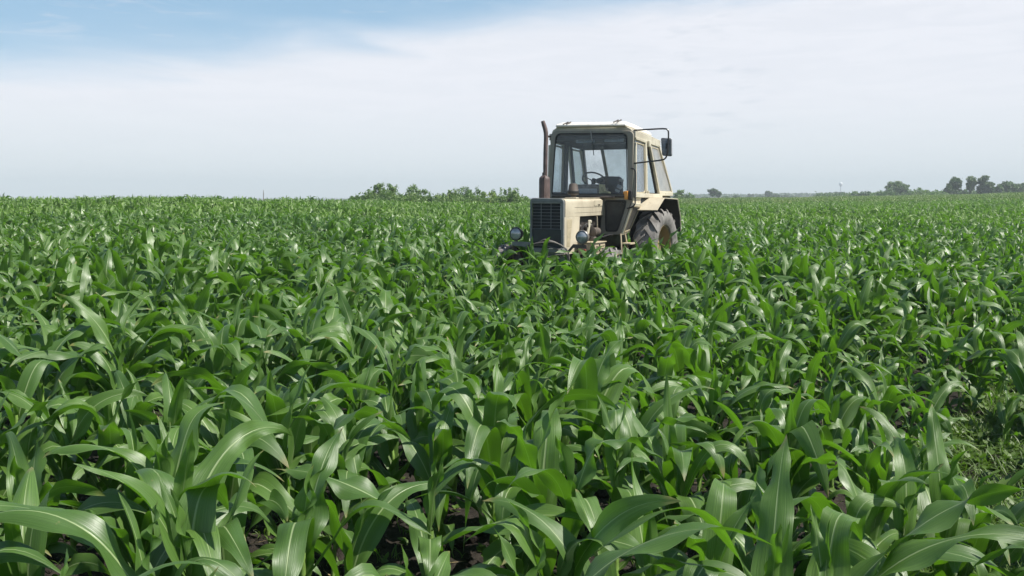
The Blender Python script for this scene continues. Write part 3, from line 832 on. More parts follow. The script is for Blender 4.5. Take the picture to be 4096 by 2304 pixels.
# hood
prof = rpoly([(-.275, 1.285), (.275, 1.285), (.275, 1.565), (-.275, 1.575)], [.004, .004, .055, .055])
hb = MB(); hb.loft([yz(2.735, prof), yz(1.09, prof), yz(1.055, [(a * .985, 1.43 + (b - 1.43) * .97) for a, b in prof])])
hood = hb.build('hood', MAT['cream'], TR, angle=30)
for s in (1, -1):
    b = MB(); b.box((1.75, s * .2755, 1.432), (1.22, .004, .004)); b.box((1.75, s * .2755, 1.345), (1.22, .003, .003))
    b.build('seam_line', MAT['rust_dark'], hood, smooth=False)
b = MB(); b.prism(xz(.276, [tuple(q) for q in rpoly([(1.10, 1.545), (1.52, 1.545), (1.52, 1.462), (1.50, 1.448), (1.10, 1.448)], .02)]), (0, .005, 0))
fl = b.build('access_flap', MAT['cream'], hood, bevel=.002)
b = MB(); b.box((1.30, .284, 1.470), (.10, .006, .010)); b.box((1.30, .284, 1.455), (.012, .006, .03)); b.build('latch', MAT['rust_dark'], fl, smooth=False)
b = MB(); b.span((1.15, -.16, 1.572), (1.95, .24, 1.584)); b.span((2.0, .0, 1.572), (2.12, .20, 1.592)); b.build('top_panel', MAT['cream'], hood, bevel=.004)

# front side panels with vents
for s in (1, -1):
    y0 = .268 * s
    b = MB(); b.prism(xz(y0, [(2.775, 1.283), (2.150, 1.283), (2.165, 1.08), (2.225, .99), (2.255, .70), (2.775, .70)]), (0, .012 * s, 0))
    sp_ = b.build('side_panel', MAT['cream'], TR, bevel=.003)
    b = MB()
    edges = [(1.250, 2.69, 2.475), (1.112, 2.69, 2.500), (1.106, 2.69, 2.501), (.965, 2.688, 2.528), (.959, 2.688, 2.529), (.815, 2.687, 2.558)]
    for k in (0, 2, 4):
        (z1, a1, c1), (z0, a0, c0) = edges[k], edges[k + 1]
        b.prism(xz(.280 * s, [(a1, z1), (c1, z1), (c0, z0), (a0, z0)]), (0, .004 * s, 0))
    b.build('vent_panel', MAT['tan'], sp_, bevel=.002)

# radiator grille
out = [(-.297, .70), (.283, .70)] + [tuple(q) for q in rpoly([(.283, .70), (.283, 1.572), (-.02, 1.588), (-.30, 1.572), (-.297, .70)], [0, .07, .5, .07, 0])][6:-6]
def resample(P, n):
    P = [Vector(p) for p in P]; P.append(P[0]); L = [0]
    for a, c in zip(P[:-1], P[1:]): L.append(L[-1] + (c - a).length)
    return np.array([[np.interp(t, L, [p[k] for p in P]) for k in (0, 1)] for t in np.linspace(0, L[-1], n, endpoint=False)])
og = rpoly([(-.297, .70), (.283, .70), (.283, 1.575), (-.297, 1.585)], [.005, .005, .07, .07])
ig = rpoly([(-.268, .78), (.236, .78), (.236, 1.508), (-.268, 1.515)], [.005, .005, .02, .02])
b = MB(); b.ring(yz(2.775, og), yz(2.775, ig), (.045, 0, 0)); shell = b.build('grille_shell', MAT['shell'], TR, bevel=.010, seg=3)
b = MB(); b.span((2.74, -.268, .70), (2.778, .268, 1.53)); b.build('radiator_core', MAT['radiator'], TR, smooth=False)
g = MB()
for z in np.linspace(1.100, 1.505, 9)[:-1]: g.tube([(2.792, -.268, z + .003), (2.792, .236, z)], .0035, 6)
for y in (-.115, .055): g.tube([(2.790, y, 1.10), (2.790, y, 1.508)], .005, 6)
gr = g.build('grille', MAT['grille_bar'], TR)
t = MB(); t.span((2.800, -.268, 1.500), (2.812, .222, 1.511)); t.span((2.800, .224, 1.09), (2.812, .236, 1.500)); t.build('trim', MAT['bright_trim'], gr, bevel=.003)
t = MB(); t.span((2.783, -.268, .80), (2.795, .236, 1.095)); t.build('lower_plate', MAT['dark_plate'], TR, bevel=.004)
t = MB(); t.span((2.66, -.235, .735), (2.86, .285, .80)); t.span((2.50, -.22, .52), (2.80, .22, .70)); t.build('front_beam', MAT['shell'], TR, bevel=.008)

# exhaust
b = MB(); b.tube(smooth_path([(2.40, -.225, 1.93), (2.40, -.222, 2.3), (2.40, -.215, 2.55), (2.40, -.225, 2.66), (2.42, -.252, 2.77), (2.43, -.262, 2.81)], 5), [.036] * 20 + [.034, .033, .032, .031, .029, .026], 14)
ex = b.build('exhaust_pipe', MAT['rust'], TR)
b = MB(); b.lathe([(.05, 1.55), (.088, 1.55), (.090, 1.58), (.090, 1.87), (.084, 1.905), (.062, 1.93), (.040, 1.945), (.040, 1.99)], (2.40, -.237, 0), n=28); b.box((2.48, -.20, 1.75), (.03, .012, .36))
b.build('muffler', MAT['rust'], ex)
# air pre-cleaner
b = MB(); b.lathe([(.045, 1.56), (.045, 1.635), (.092, 1.640), (.094, 1.70), (.084, 1.712), (.074, 1.79), (.062, 1.815), (.02, 1.822)], (1.9, .057, 0), n=28)
pc = b.build('air_cleaner', MAT['rust_dark'], TR)
b = MB(); b.lathe([(.096, 1.655), (.098, 1.66), (.098, 1.695), (.096, 1.70)], (1.9, .057, 0), n=28); b.build('band', MAT['black'], pc)

# engine and chassis
b = MB(); b.span((1.10, -.20, .62), (2.25, .20, 1.27)); b.span((1.05, -.16, .45), (2.5, .16, .64))
for k in range(4): b.lathe([(.05, .0), (.05, .05)], (1.25 + k * .24, .19, 1.1), 'y', 12)
b.build('engine_block', MAT['engine'], TR, bevel=.015)
b = MB(); b.span((-.35, -.24, .40), (1.05, .24, .95)); b.lathe([(.14, -.72), (.14, .72)], (0, 0, .60), 'y', 20); b.build('gearbox', MAT['engine'], TR, bevel=.02)
b = MB(); b.lathe([(.058, 0), (.068, .01), (.068, .20), (.075, .21), (.075, .24), (.05, .25)][::1], (1.72, .42, 1.03), 'x', 20)
b.lathe([(.045, 0), (.05, .01), (.05, .13), (.03, .14)], (1.85, .42, .91), 'x', 18); fil = b.build('filter_canister', MAT['rust_dark'], TR)
b = MB(); b.prism([(2.08, .36, .98), (2.02, .36, .98), (1.93, .36, 1.20), (1.98, .36, 1.21)], (0, .03, 0)); b.lathe([(.025, 0), (.025, .05)], (1.95, .35, 1.20), 'y', 10)
b.build('bracket_lever', MAT['cab_cream'], TR, bevel=.004)
b = MB()
b.tube(smooth_path([(2.18, .30, 1.05), (2.10, .37, 1.16), (2.0, .36, 1.10), (1.98, .30, 1.0)]), .014, 8)
b.tube(smooth_path([(1.70, .42, 1.0), (1.45, .42, .92), (1.30, .35, .90), (1.1, .3, .93)]), .010, 8)
b.tube(smooth_path([(1.60, .45, .93), (1.35, .50, .96), (1.05, .45, .94)]), .012, 8)
b.tube([(1.38, .25, 1.26), (1.36, .26, 1.10)], .010, 8); b.tube([(1.50, .27, 1.07), (1.48, .27, .96)], .014, 8)
b.build('hose', MAT['black'], TR)
b = MB(); b.tube([(1.40, .285, 1.275), (1.39, .29, 1.12)], .009, 8); b.tube([(1.33, .262, 1.27), (1.31, .262, .98)], .008, 8); b.build('rod', MAT['grimy'], TR)
# battery box
b = MB(); b.span((1.88, .33, .68), (2.34, .62, .865)); bx = b.build('battery_box', MAT['grimy'], TR, bevel=.008)
b = MB(); b.span((1.86, .315, .866), (2.36, .64, .882)); b.build('lid', MAT['grimy'], bx, bevel=.004)
b = MB()
for z in (.73, .77, .81): b.box((2.02, .623, z), (.20, .010, .012)); b.box((2.25, .623, z), (.10, .010, .012))
b.box((2.15, .628, .79), (.03, .016, .12)); b.build('clasp', MAT['rust_dark'], bx, bevel=.003)

# headlights on their brackets
for y, z, rad, s in ((-.550, 1.012, .106, -1), (.590, .985, .103, 1)):
    b = MB(); b.lathe([(.02, -.16), (.06, -.15), (rad * .86, -.07), (rad, -.02), (rad * 1.03, 0), (rad * 1.03, .018), (rad * .94, .026), (rad * .92, .012)], (2.80, y, z), 'x', 36, cap=False)
    hl = b.build('headlight', MAT['rust_dark'] if s > 0 else MAT['tube'], TR)
    b = MB(); b.lathe([(rad * .93, .012), (rad * .85, .026), (rad * .6, .040), (rad * .3, .047), (.004, .049)], (2.80, y, z), 'x', 36)
    b.build('lens', MAT['lens'], hl)
    b = MB(); b.lathe([(rad * 1.035, .004), (rad * 1.05, .012), (rad * .97, .030), (rad * .93, .026)], (2.80, y, z), 'x', 36, cap=False)
    b.build('rim', MAT['metal'] if s > 0 else MAT['tube'], hl)
    b = MB()
    if s > 0:
        P = [(.35, .745), (.44, .845), (.665, .838)]
        b.prism([(2.79, a, c - .03) for a, c in P] + [(2.79, a, c + .028) for a, c in P[::-1]], (.02, 0, 0))
    else:
        b.prism([(2.79, -.62, .825), (2.79, -.25, .80), (2.79, -.25, .885), (2.79, -.62, .89)], (.02, 0, 0))
    b.lathe([(.018, 0), (.018, .06)], (2.78, y, z - rad - .05), 'z', 10)
    b.build('headlight_bracket', MAT['shell'] if s < 0 else MAT['rust_dark'], TR, bevel=.003)
b = MB(); b.prism([(2.83, .63, .80), (2.83, .66, .80), (2.83, .675, .74), (2.83, .655, .70), (2.83, .64, .75)], (.012, 0, 0)); b.build('red_tag', MAT['red'], TR, bevel=.003)

# front axle, wheels and mudguards
b = MB(); b.span((2.36, -.80, .30), (2.50, .80, .42)); b.build('front_axle', MAT['engine'], TR, bevel=.02)
def tyre_mesh(rad, w, rim_r, lugs, lug_h):
    b = MB(); h = w / 2
    prof = [(rim_r, -h * .72), (rim_r + .02, -h * .80), (rad * .80, -h * 1.0), (rad * .90, -h * .97), (rad * .955, -h * .86), (rad * .97, 0), (rad * .955, h * .86), (rad * .90, h * .97), (rad * .80, h), (rim_r + .02, h * .80), (rim_r, h * .72)]
    b.lathe(prof, (0, 0, 0), 'y', 56, cap=False)
    base = rad * .945
    for k in range(lugs):
        for s in (1, -1):
            a0 = 2 * math.pi * (k + (0.5 if s > 0 else 0)) / lugs
            loops = []
            for t in np.linspace(0, 1, 6):
                yy = s * h * (-.06 + 1.04 * t); a = a0 + 0.33 * t ** 1.1 * (lugs and 20 / lugs)
                wd = .048 * (0.85 + .5 * t) / rad; drop = .0 if t < .75 else (t - .75) * .20
                rb, rt = base - .03 - drop * .8, rad + lug_h - .035 - drop
                loops.append([(r_ * math.sin(a + q), yy, r_ * math.cos(a + q)) for r_, q in ((rb, -wd * .62), (rt, -wd * .42), (rt, wd * .42), (rb, wd * .62))])
            b.loft(loops)
    return b
def rim_mesh(r, w):
    b = MB(); h = w / 2
    b.lathe([(r + .012, h * .80), (r + .015, h * .70), (r - .02, h * .62), (r - .035, h * .25), (r - .045, -h * .1), (r - .08, -h * .12), (r * .52, -h * .02), (r * .48, h * .04), (.13, h * .05), (.13, h * .22), (.09, h * .26), (.01, h * .27)], (0, 0, 0), 'y', 48, cap=False)
    for k in range(8):
        a = 2 * math.pi * k / 8; b.lathe([(.014, 0), (.014, .02)], (.19 * math.cos(a), h * .05, .19 * math.sin(a)), 'y', 8)
    return b
def wheel(name, c, rad, w, rim_r, lugs, s, rot=0.0):
    e = empty(name, c); e.parent = TR
    o = tyre_mesh(rad, w, rim_r, lugs, .05).build('tyre', MAT['tyre'], e, angle=40); o.rotation_euler = (0, rot, 0)
    r_ = rim_mesh(rim_r, w).build('rim', MAT['rim'], e, angle=40); r_.rotation_euler = (0, rot, 0 if s > 0 else math.pi)
for s in (1, -1):
    wheel('rear_wheel', (0, s * .895, .60), .775, .43, .49, 19, s, .12)
    wheel('front_wheel', (2.43, s * .92, .33), .47, .24, .26, 15, s, .3)
    # curved front mudguard
    rm, zm = (.46, .26) if s > 0 else (.46, .33)
    b = MB(); b.loft(strip([(2.40 + rm * math.sin(a), zm + rm * math.cos(a)) for a in np.linspace(R(30 if s < 0 else 20), R(-70), 14)], s * .80, s * 1.06, 0, .008)); b.tube([(2.43, s * .78, .35), (2.43, s * .80, .80)], .018, 8)
    b.build('front_mudguard', MAT['mudguard'], TR)
    # rear fender: folded sheet
    P = [(.72, 1.375), (.29, 1.585), (-.565, 1.565), (-.79, 1.22), (-.83, .95)]
    b = MB(); b.loft(strip(P, s * .60, s * 1.13, 0, .014)); fe = b.build('rear_fender', MAT['cream'], TR, bevel=.002)
    b = MB(); b.loft(strip(P, s * .615, s * 1.115, .018, .026))
    b.prism(xz(s * .60, [(.70, 1.36), (.28, 1.555), (-.55, 1.535), (-.76, 1.21), (-.80, .80), (.55, .80)]), (0, s * .012, 0))
    b.build('fender_lining', MAT['black'], fe, smooth=False)

# cab
ZS = 1.615
CAB = empty('cab', (0, 0, 0)); CAB.parent = TR
def build_cab():
    fo = rpoly([(-.800, ZS - .02), (.785, ZS - .02), (.790, 2.715), (-.745, 2.765)], [.01, .01, .10, .13], 8)
    fi = rpoly([(-.722, ZS + .025), (.706, ZS + .025), (.672, 2.680), (-.650, 2.715)], [.03, .03, .10, .11], 8)
    b = MB(); b.ring(yz(.985, fo), yz(.985, fi), (.05, 0, 0)); ff = b.build('front_frame', MAT['cab_front'], CAB, bevel=.012, seg=3)
    gi = rpoly([(-.704, ZS + .043), (.690, ZS + .043), (.656, 2.662), (-.634, 2.697)], [.03, .03, .09, .10], 8)
    b = MB(); b.ring(yz(1.032, [(a * .999, z) for a, z in fi]), yz(1.032, gi), (.012, 0, 0)); b.build('gasket', MAT['black'], ff)
    b = MB(); b.prism(yz(1.022, gi), (.005, 0, 0)); b.build('windshield', MAT['windshield'], CAB, smooth=False)
    # sill bar and a pipe in front of the windscreen
    b = MB(); b.tube([(1.06, -.70, ZS - .005), (1.06, .70, ZS - .010)], .018, 10); b.tube([(1.10, .10, ZS - .02), (1.10, .48, ZS - .02)], .022, 10); b.build('sill_bar', MAT['rust_dark'], CAB)
    # lower cowl with a window on each side of the hood
    for s in (1, -1):
        po = rpoly([(s * .24, 1.588), (s * .780, 1.588), (s * .748, 1.46), (s * .585, .955), (s * .21, .945)], [.005, .01, .06, .05, .01], 6)
        pi = rpoly([(s * .292, 1.545), (s * .680, 1.545), (s * .672, 1.46), (s * .528, 1.000), (s * .312, .995)], [.05, .06, .05, .05, .05], 6)
        b = MB(); b.ring(yz(.995, po), yz(.995, pi), (.045, 0, 0)); cw = b.build('lower_cowl', MAT['cab_front'], CAB, bevel=.006)
        pj = rpoly([(s * .322, 1.515), (s * .648, 1.515), (s * .643, 1.45), (s * .510, 1.03), (s * .337, 1.025)], [.05, .06, .05, .05, .05], 6)
        b = MB(); b.ring(yz(1.030, [Vector((a + (.004 if a * s > .45 else -.004) * s, z)) for a, z in pi]), yz(1.030, pj), (.022, 0, 0)); b.build('gasket', MAT['black'], cw, bevel=.006)
        b = MB(); b.prism(yz(1.026, pj), (.004, 0, 0)); b.build('lower_window', MAT['lower_glass'], cw, smooth=False)
        # lower part of the door, leaning in towards its foot
        A = [Vector(p) for p in ((1.035, s * .775, 1.505), (.62, s * .795, 1.485), (.70, s * .60, .985), (1.035, s * .585, .950))]
        c0 = sum(A, Vector()) / 4
        def inset(k): return [c0 + (p - c0) * k for p in A]
        nrm = (A[1] - A[0]).cross(A[3] - A[0]).normalized(); nrm = nrm if nrm.y * s > 0 else -nrm
        b = MB(); b.ring([p for p in A], inset(.80), nrm * .03); dr = b.build('door_lower', MAT['cab_cream'], CAB, bevel=.006)
        b = MB(); b.ring([p + nrm * .024 for p in inset(.86)], [p + nrm * .024 for p in inset(.76)], nrm * .014); b.build('gasket', MAT['tan'], dr, bevel=.004)
        b = MB(); b.prism([p + nrm * .018 for p in inset(.79)], nrm * .004); b.build('door_glass', MAT['door_glass'], dr, smooth=False)
        # side frame
        yT, yB = s * .775, s * .800
        def bar(p, q, w, d, name='pillar', mat=MAT['cab_cream'], bev=.010):
            p, q = Vector(p), Vector(q); t = (q - p).normalized(); n_ = Vector((0, 1, 0)); u = t.cross(n_).normalized(); n_ = u.cross(t)
            bb = MB(); vs = [r_ + u * a + n_ * c for r_ in (p, q) for a, c in ((-w / 2, -d / 2), (w / 2, -d / 2), (w / 2, d / 2), (-w / 2, d / 2))]
            bb.add(vs, [(0, 1, 2, 3), (7, 6, 5, 4), (0, 4, 5, 1), (1, 5, 6, 2), (2, 6, 7, 3), (3, 7, 4, 0)])
            return bb.build(name, mat, CAB, bevel=bev)
        bar((.985, yT, 2.66), (-.50, yT * .99, 2.585), .115, .05, 'top_rail')
        bar((.955, yT * 1.02, 2.52), (.955, yB, ZS), .05, .06, 'pillar')
        bar((.93, yT, 2.595), (.36, yT, 2.565), .055, .062, 'door_header')
        bar((.36, yT, 2.60), (.345, yB, ZS + .02), .085, .055)
        bar((.985, yB, ZS + .01), (-.40, s * .86, ZS), .075, .05, 'sill')
        bar((.155, yT, 2.60), (-.275, s * .855, ZS + .02), .050, .05)
        bar((-.44, yT * .99, 2.57), (-1.03, s * .875, ZS + .03), .055, .05)
        bar((.12, yT, 2.565), (-.43, yT * .99, 2.54), .06, .045, 'quarter_header')
        bar((-.275, s * .857, ZS + .045), (-1.03, s * .877, ZS + .035), .08, .045, 'quarter_sill')
        bb = MB(); bb.prism([(.93, yT * .999, 2.575), (.395, yT * .999, 2.55), (.39, yB * .999, ZS + .04), (.93, yB * .999, ZS + .04)], (0, .004 * s, 0)); bb.build('door_window', MAT['side_glass' if s > 0 else 'rear_glass'], CAB, smooth=False)
        bb = MB(); bb.prism([(.11, yT, 2.54), (-.42, yT * .99, 2.515), (-1.0, s * .872, ZS + .07), (-.27, s * .853, ZS + .07)], (0, .004 * s, 0)); bb.build('quarter_window', MAT['hazy_glass' if s > 0 else 'rear_glass'], CAB, smooth=False)
        ip = s * -.045  # added dark bars, so the side frame looks shaded from inside
        for p, q, w_ in (((.345, yT + ip, 2.58), (.335, yB + ip, ZS), .15), ((.155, yT + ip, 2.58), (-.275, s * .855 + ip, ZS), .07), ((-.44, yT * .99 + ip, 2.56), (-1.0, s * .875 + ip, ZS), .07), ((.94, yT + ip, 2.66), (-.46, yT + ip, 2.58), .17), ((.955, yB + ip, ZS + .01), (-.95, s * .83 + ip, ZS - .01), .12)):
            bar(p, q, w_, .025, 'inner_trim', MAT['interior'], .004)
        # rounded dark seals inside the glass edges
        bb = MB(); bb.tube(smooth_path([(.90, yT, 2.52), (.50, yT, 2.50), (.425, yT, 2.44), (.405, yB, 1.8), (.41, yB, ZS + .10), (.48, yB, ZS + .06), (.92, yB, ZS + .055)], 4), .016, 8); bb.build('window_seal', MAT['tan'], CAB)
        bb = MB(); bb.tube(smooth_path([(.08, yT, 2.49), (-.36, yT, 2.47), (-.44, yT, 2.42), (-.98, s * .87, ZS + .13), (-.95, s * .87, ZS + .08), (-.33, s * .857, ZS + .085), (-.255, s * .85, ZS + .14), (.07, yT, 2.44), (.08, yT, 2.49)], 4), .014, 8); bb.build('window_seal', MAT['tan'], CAB)
        bb = MB()
        for q in (2.53, 1.66): bb.box((.29, s * .822, q), (.07, .035, .10)); bb.lathe([(.014, -.05), (.014, .05)], (.32, s * .838, q), 'z', 10)
        bb.build('hinge', MAT['cab_cream'], CAB, bevel=.005)
        bb = MB(); bb.prism([(.985, s * .79, ZS - .02), (.60, s * .80, ZS - .02), (.62, s * .797, 1.47), (.985, s * .775, 1.49)], (0, -.02 * s, 0)); bb.build('side_skirt', MAT['cream'], CAB, bevel=.004)
        bb = MB(); bb.box((-.86, s * .83, ZS - .03), (.34, .04, .09)); bb.box((-.45, s * .83, ZS - .02), (.07, .06, .10)); bb.build('rear_foot', MAT['rust_dark'], CAB, bevel=.006)
    # roof
    def lv(z, hw, x0, x1, dz=.0): return [(x1, -hw, z + .01), (x1, hw, z - .02), (x1 - .35, hw + .004, z - .035), (x0, hw, z - .10), (x0, -hw, z - .08)]
    b = MB(); b.loft([lv(2.715, .755, -.50, .98), lv(2.765, .735, -.47, .985), lv(2.80, .67, -.44, .99), lv(2.815, .645, -.42, 1.03)]); b.build('roof_base', MAT['cab_cream'], CAB, bevel=.012)
    b = MB(); b.loft([lv(2.818, .645, -.42, 1.050), lv(2.842, .648, -.42, 1.055), lv(2.862, .640, -.41, 1.035), lv(2.905, .60, -.36, .88), lv(2.915, .50, -.28, .75)]); rf = b.build('roof', MAT['roof'], CAB, bevel=.010)
    b = MB()
    for y in (-.45, .48):
        for dy, l in ((-.03, .07), (.035, .045)):
            b.tube([(1.05, y + dy - .02, 2.866), (.98, y + dy + .005 + l * .5, 2.905)], .010, 8); b.lathe([(.016, 0), (.016, .014)], (.98, y + dy + .005 + l * .5, 2.90), 'z', 8)
    b.build('hatch_hinge', MAT['rust_dark'], rf)
    b = MB(); b.span((-.40, -.72, 2.60), (.96, .72, 2.62)); b.span((-.44, -.74, 2.49), (-.40, .74, 2.60)); b.span((.93, -.70, 2.60), (.97, .70, 2.68))
    b.build('headliner', MAT['interior'], CAB, bevel=.004)
    # rear wall
    b = MB(); b.span((-.98, -.80, 1.15), (-.94, .80, ZS + .03)); b.prism([(-.42, -.36, 2.55), (-.42, -.30, 2.55), (-.96, -.30, ZS), (-.96, -.36, ZS)], (.04, 0, 0)); b.prism([(-.42, .62, 2.55), (-.42, .68, 2.55), (-.96, .68, ZS), (-.96, .62, ZS)], (.04, 0, 0))
    b.build('rear_wall', MAT['cab_front'], CAB, bevel=.006)
    b = MB(); b.prism([(-.43, -.30, 2.50), (-.43, .62, 2.50), (-.955, .62, ZS + .03), (-.955, -.30, ZS + .03)], (.004, 0, .002)); b.build('rear_window', MAT['rear_glass'], CAB, smooth=False)
    b = MB(); b.tube(smooth_path([(-.40, .50, 2.49), (-.42, .46, 2.30), (-.60, .38, 2.05), (-.75, .34, 1.85)]), .006, 6); b.build('cable', MAT['black'], CAB)
    # floor, dashboard, steering wheel, seat
    b = MB(); b.span((-.90, -.58, 1.00), (.98, .58, 1.04)); b.span((-.94, -.60, 1.02), (-.2, .60, 1.30)); b.build('floor', MAT['interior'], CAB, smooth=False)
    b = MB(); b.span((.60, -.30, 1.05), (.92, .19, 1.76)); b.prism([(.60, -.31, 1.76), (.92, -.31, 1.76), (.88, -.31, 1.815), (.62, -.31, 1.825)], (0, .45, 0)); d = b.build('dashboard', MAT['dash'], CAB, bevel=.012)
    b = MB(); b.prism(yz(.80, [(.135, 1.60), (.315, 1.60), (.318, 1.665), (.30, 1.692), (.235, 1.70), (.195, 1.815), (.135, 1.825)]), (.13, 0, 0)); b.build('side_cover', MAT['dash_yellow'], d, bevel=.008)
    b = MB(); b.span((.921, -.26, 1.635), (.927, .10, 1.745)); b.build('gauge_panel', MAT['plate'], d, bevel=.002)
    SW = empty('steering_wheel', (0, 0, 0)); SW.parent = CAB
    c = Vector((.52, -.115, 1.90)); ax = Vector((-.62, 0, .78)).normalized(); u = Vector((0, 1, 0)); w = ax.cross(u)
    rimp = [c + (u * math.cos(t) + w * math.sin(t)) * .215 for t in np.linspace(0, 2 * math.pi, 40)]
    b = MB(); b.tube(rimp, .015, 10, cap=False); b.build('rim', MAT['black'], SW)
    b = MB()
    for t in (R(95), R(215), R(335)): b.tube([c - ax * .03, c + (u * math.cos(t) + w * math.sin(t)) * .21], .010, 8)
    b.tube([c - ax * .34, c - ax * .02], .030, 12); b.tube([c - ax * .05, c + ax * .01], .045, 16); b.build('column', MAT['black'], SW)
    ST = empty('seat', (0, 0, 0)); ST.parent = CAB
    sb = rpoly([(-.25, 1.42), (.19, 1.42), (.175, 1.90), (.13, 1.975), (-.17, 1.985), (-.24, 1.92)], [.03, .03, .08, .06, .06, .06])
    b = MB(); b.loft([yz(-.22, sb), yz(-.17, [((a + .03) * 1.04 - .03, z) for a, z in sb]), yz(-.10, sb)]); b.build('backrest', MAT['seat'], ST, bevel=.01)
    b = MB(); b.span((-.16, -.26, 1.32), (.36, .20, 1.45)); b.build('cushion', MAT['seat'], ST, bevel=.04, seg=3)
    b = MB(); b.lathe([(.03, -.04), (.075, -.02), (.085, .02), (.06, .06), (.02, .07)], (.25, -.10, 1.875), 'z', 18); b.tube([(.25, -.08, 1.40), (.25, -.10, 1.85)], .012, 8); b.build('gear_lever', MAT['black'], CAB)
    b = MB(); b.tube([(-.02, .17, 1.905), (-.02, .25, 1.90)], .026, 10); b.tube([(.0, .15, 1.80), (.02, .22, 1.765)], .034, 10); b.tube([(.02, .12, 1.72), (.05, .19, 1.70)], .024, 10); b.build('cloth', MAT['white'], CAB)
    # visor strip with two name boards
    b = MB(); b.span((.90, -.31, 2.555), (.915, .58, 2.585)); vs = b.build('visor_strip', MAT['interior'], CAB, smooth=False)
    for yc, word in ((-.135, 'BAL\u00c1ZS'), (.400, 'MIH\u00c1LY')):
        hx = .175; P = [(-hx, -.047), (hx, -.047), (hx + .008, -.01), (hx * .90, .012), (hx * .72, .047), (-hx * .72, .047), (-hx * .90, .012), (-hx - .008, -.01)]
        b = MB(); b.prism(yz(.918, [(yc + a, 2.592 + z) for a, z in P]), (.006, 0, 0)); pl = b.build('name_board', MAT['plate'], CAB, bevel=.003)
        cu = bpy.data.curves.new('lettering', 'FONT'); cu.body = word; cu.size = .072; cu.align_x = 'CENTER'; cu.align_y = 'CENTER'; cu.extrude = .001
        tmp = bpy.data.objects.new('lettering', cu); COL.objects.link(tmp)
        dg = bpy.context.evaluated_depsgraph_get(); me = bpy.data.meshes.new_from_object(tmp.evaluated_get(dg)); bpy.data.objects.remove(tmp)
        me.materials.clear(); me.materials.append(MAT['ink'])
        o = link(bpy.data.objects.new('lettering', me), pl); o.matrix_local = Matrix(((0, 0, 1, .9265), (1, 0, 0, yc), (0, 1, 0, 2.586), (0, 0, 0, 1)))
    # wiper
    b = MB(); b.tube([(1.05, .02, 2.73), (1.058, .035, 2.66), (1.055, .055, 2.55)], .008, 8); b.lathe([(.016, 0), (.016, .03)], (1.035, .02, 2.73), 'x', 10); wp = b.build('wiper', MAT['metal'], CAB)
    b = MB(); b.tube([(1.052, .052, 2.56), (1.046, .078, 2.32)], .007, 6); b.build('blade', MAT['black'], wp)
    # mirror, grab handle, indicator, little lamp stub
    b = MB(); b.tube(smooth_path([(.97, .78, 2.725), (.96, 1.05, 2.733), (.95, 1.29, 2.735), (.95, 1.352, 2.715), (.95, 1.372, 2.655), (.95, 1.368, 2.45), (.95, 1.355, 2.32), (.95, 1.325, 2.245), (.95, 1.25, 2.215), (.96, 1.0, 2.19), (.98, .78, 2.168)], 5), .0135, 10)
    ma = b.build('mirror_arm', MAT['tube'], CAB)
    mp = rpoly([(1.236, 2.585), (1.420, 2.575), (1.430, 2.275), (1.262, 2.292)], .035, 6)
    b = MB(); b.loft([yz(.900, mp), yz(.925, [(1.337 + (a - 1.337) * 1.02, 2.43 + (z - 2.43) * 1.02) for a, z in mp]), yz(.938, [(1.337 + (a - 1.337) * .93, 2.43 + (z - 2.43) * .95) for a, z in mp])])
    b.build('mirror', MAT['mirror_back'], ma, angle=50)
    b = MB(); b.box((.945, 1.352, 2.45), (.03, .05, .09)); b.build('clamp', MAT['black'], ma, bevel=.008)
    b = MB(); b.tube(smooth_path([(1.04, .758, 2.080), (1.07, .80, 2.078), (1.08, .838, 2.05), (1.08, .852, 1.98), (1.08, .852, 1.55), (1.08, .845, 1.475), (1.08, .80, 1.43), (1.04, .70, 1.405)], 5), .013, 10); b.build('grab_handle', MAT['tube'], CAB)
    b = MB(); b.span((1.055, .672, 1.555), (1.13, .735, 1.70)); b.span((1.055, .640, 1.645), (1.10, .670, 1.695)); ind = b.build('indicator_lamp', MAT['orange'], CAB, bevel=.008)
    b = MB(); b.span((1.045, .737, 1.545), (1.12, .800, 1.705)); b.build('housing', MAT['black'], ind, bevel=.012)
    b = MB(); b.box((1.03, -.772, 2.665), (.05, .045, .035)); b.tube([(1.03, -.755, 2.64), (1.03, -.745, 2.60)], .010, 6); b.build('lamp_stub', MAT['rust_dark'], CAB, bevel=.005)
    # steps
    b = MB(); b.tube([(1.08, .60, .97), (1.14, .66, .45)], .015, 8); b.tube([(.86, .60, .97), (.82, .70, .45)], .015, 8); b.span((.72, .60, .785), (1.10, .79, .81)); b.span((.72, .62, .485), (1.14, .82, .51)); b.build('step', MAT['grimy'], TR, bevel=.004)
    b = MB(); b.tube([(.55, .58, .95), (.30, .66, .62)], .02, 8); b.build('linkage', MAT['metal'], TR)
build_cab()

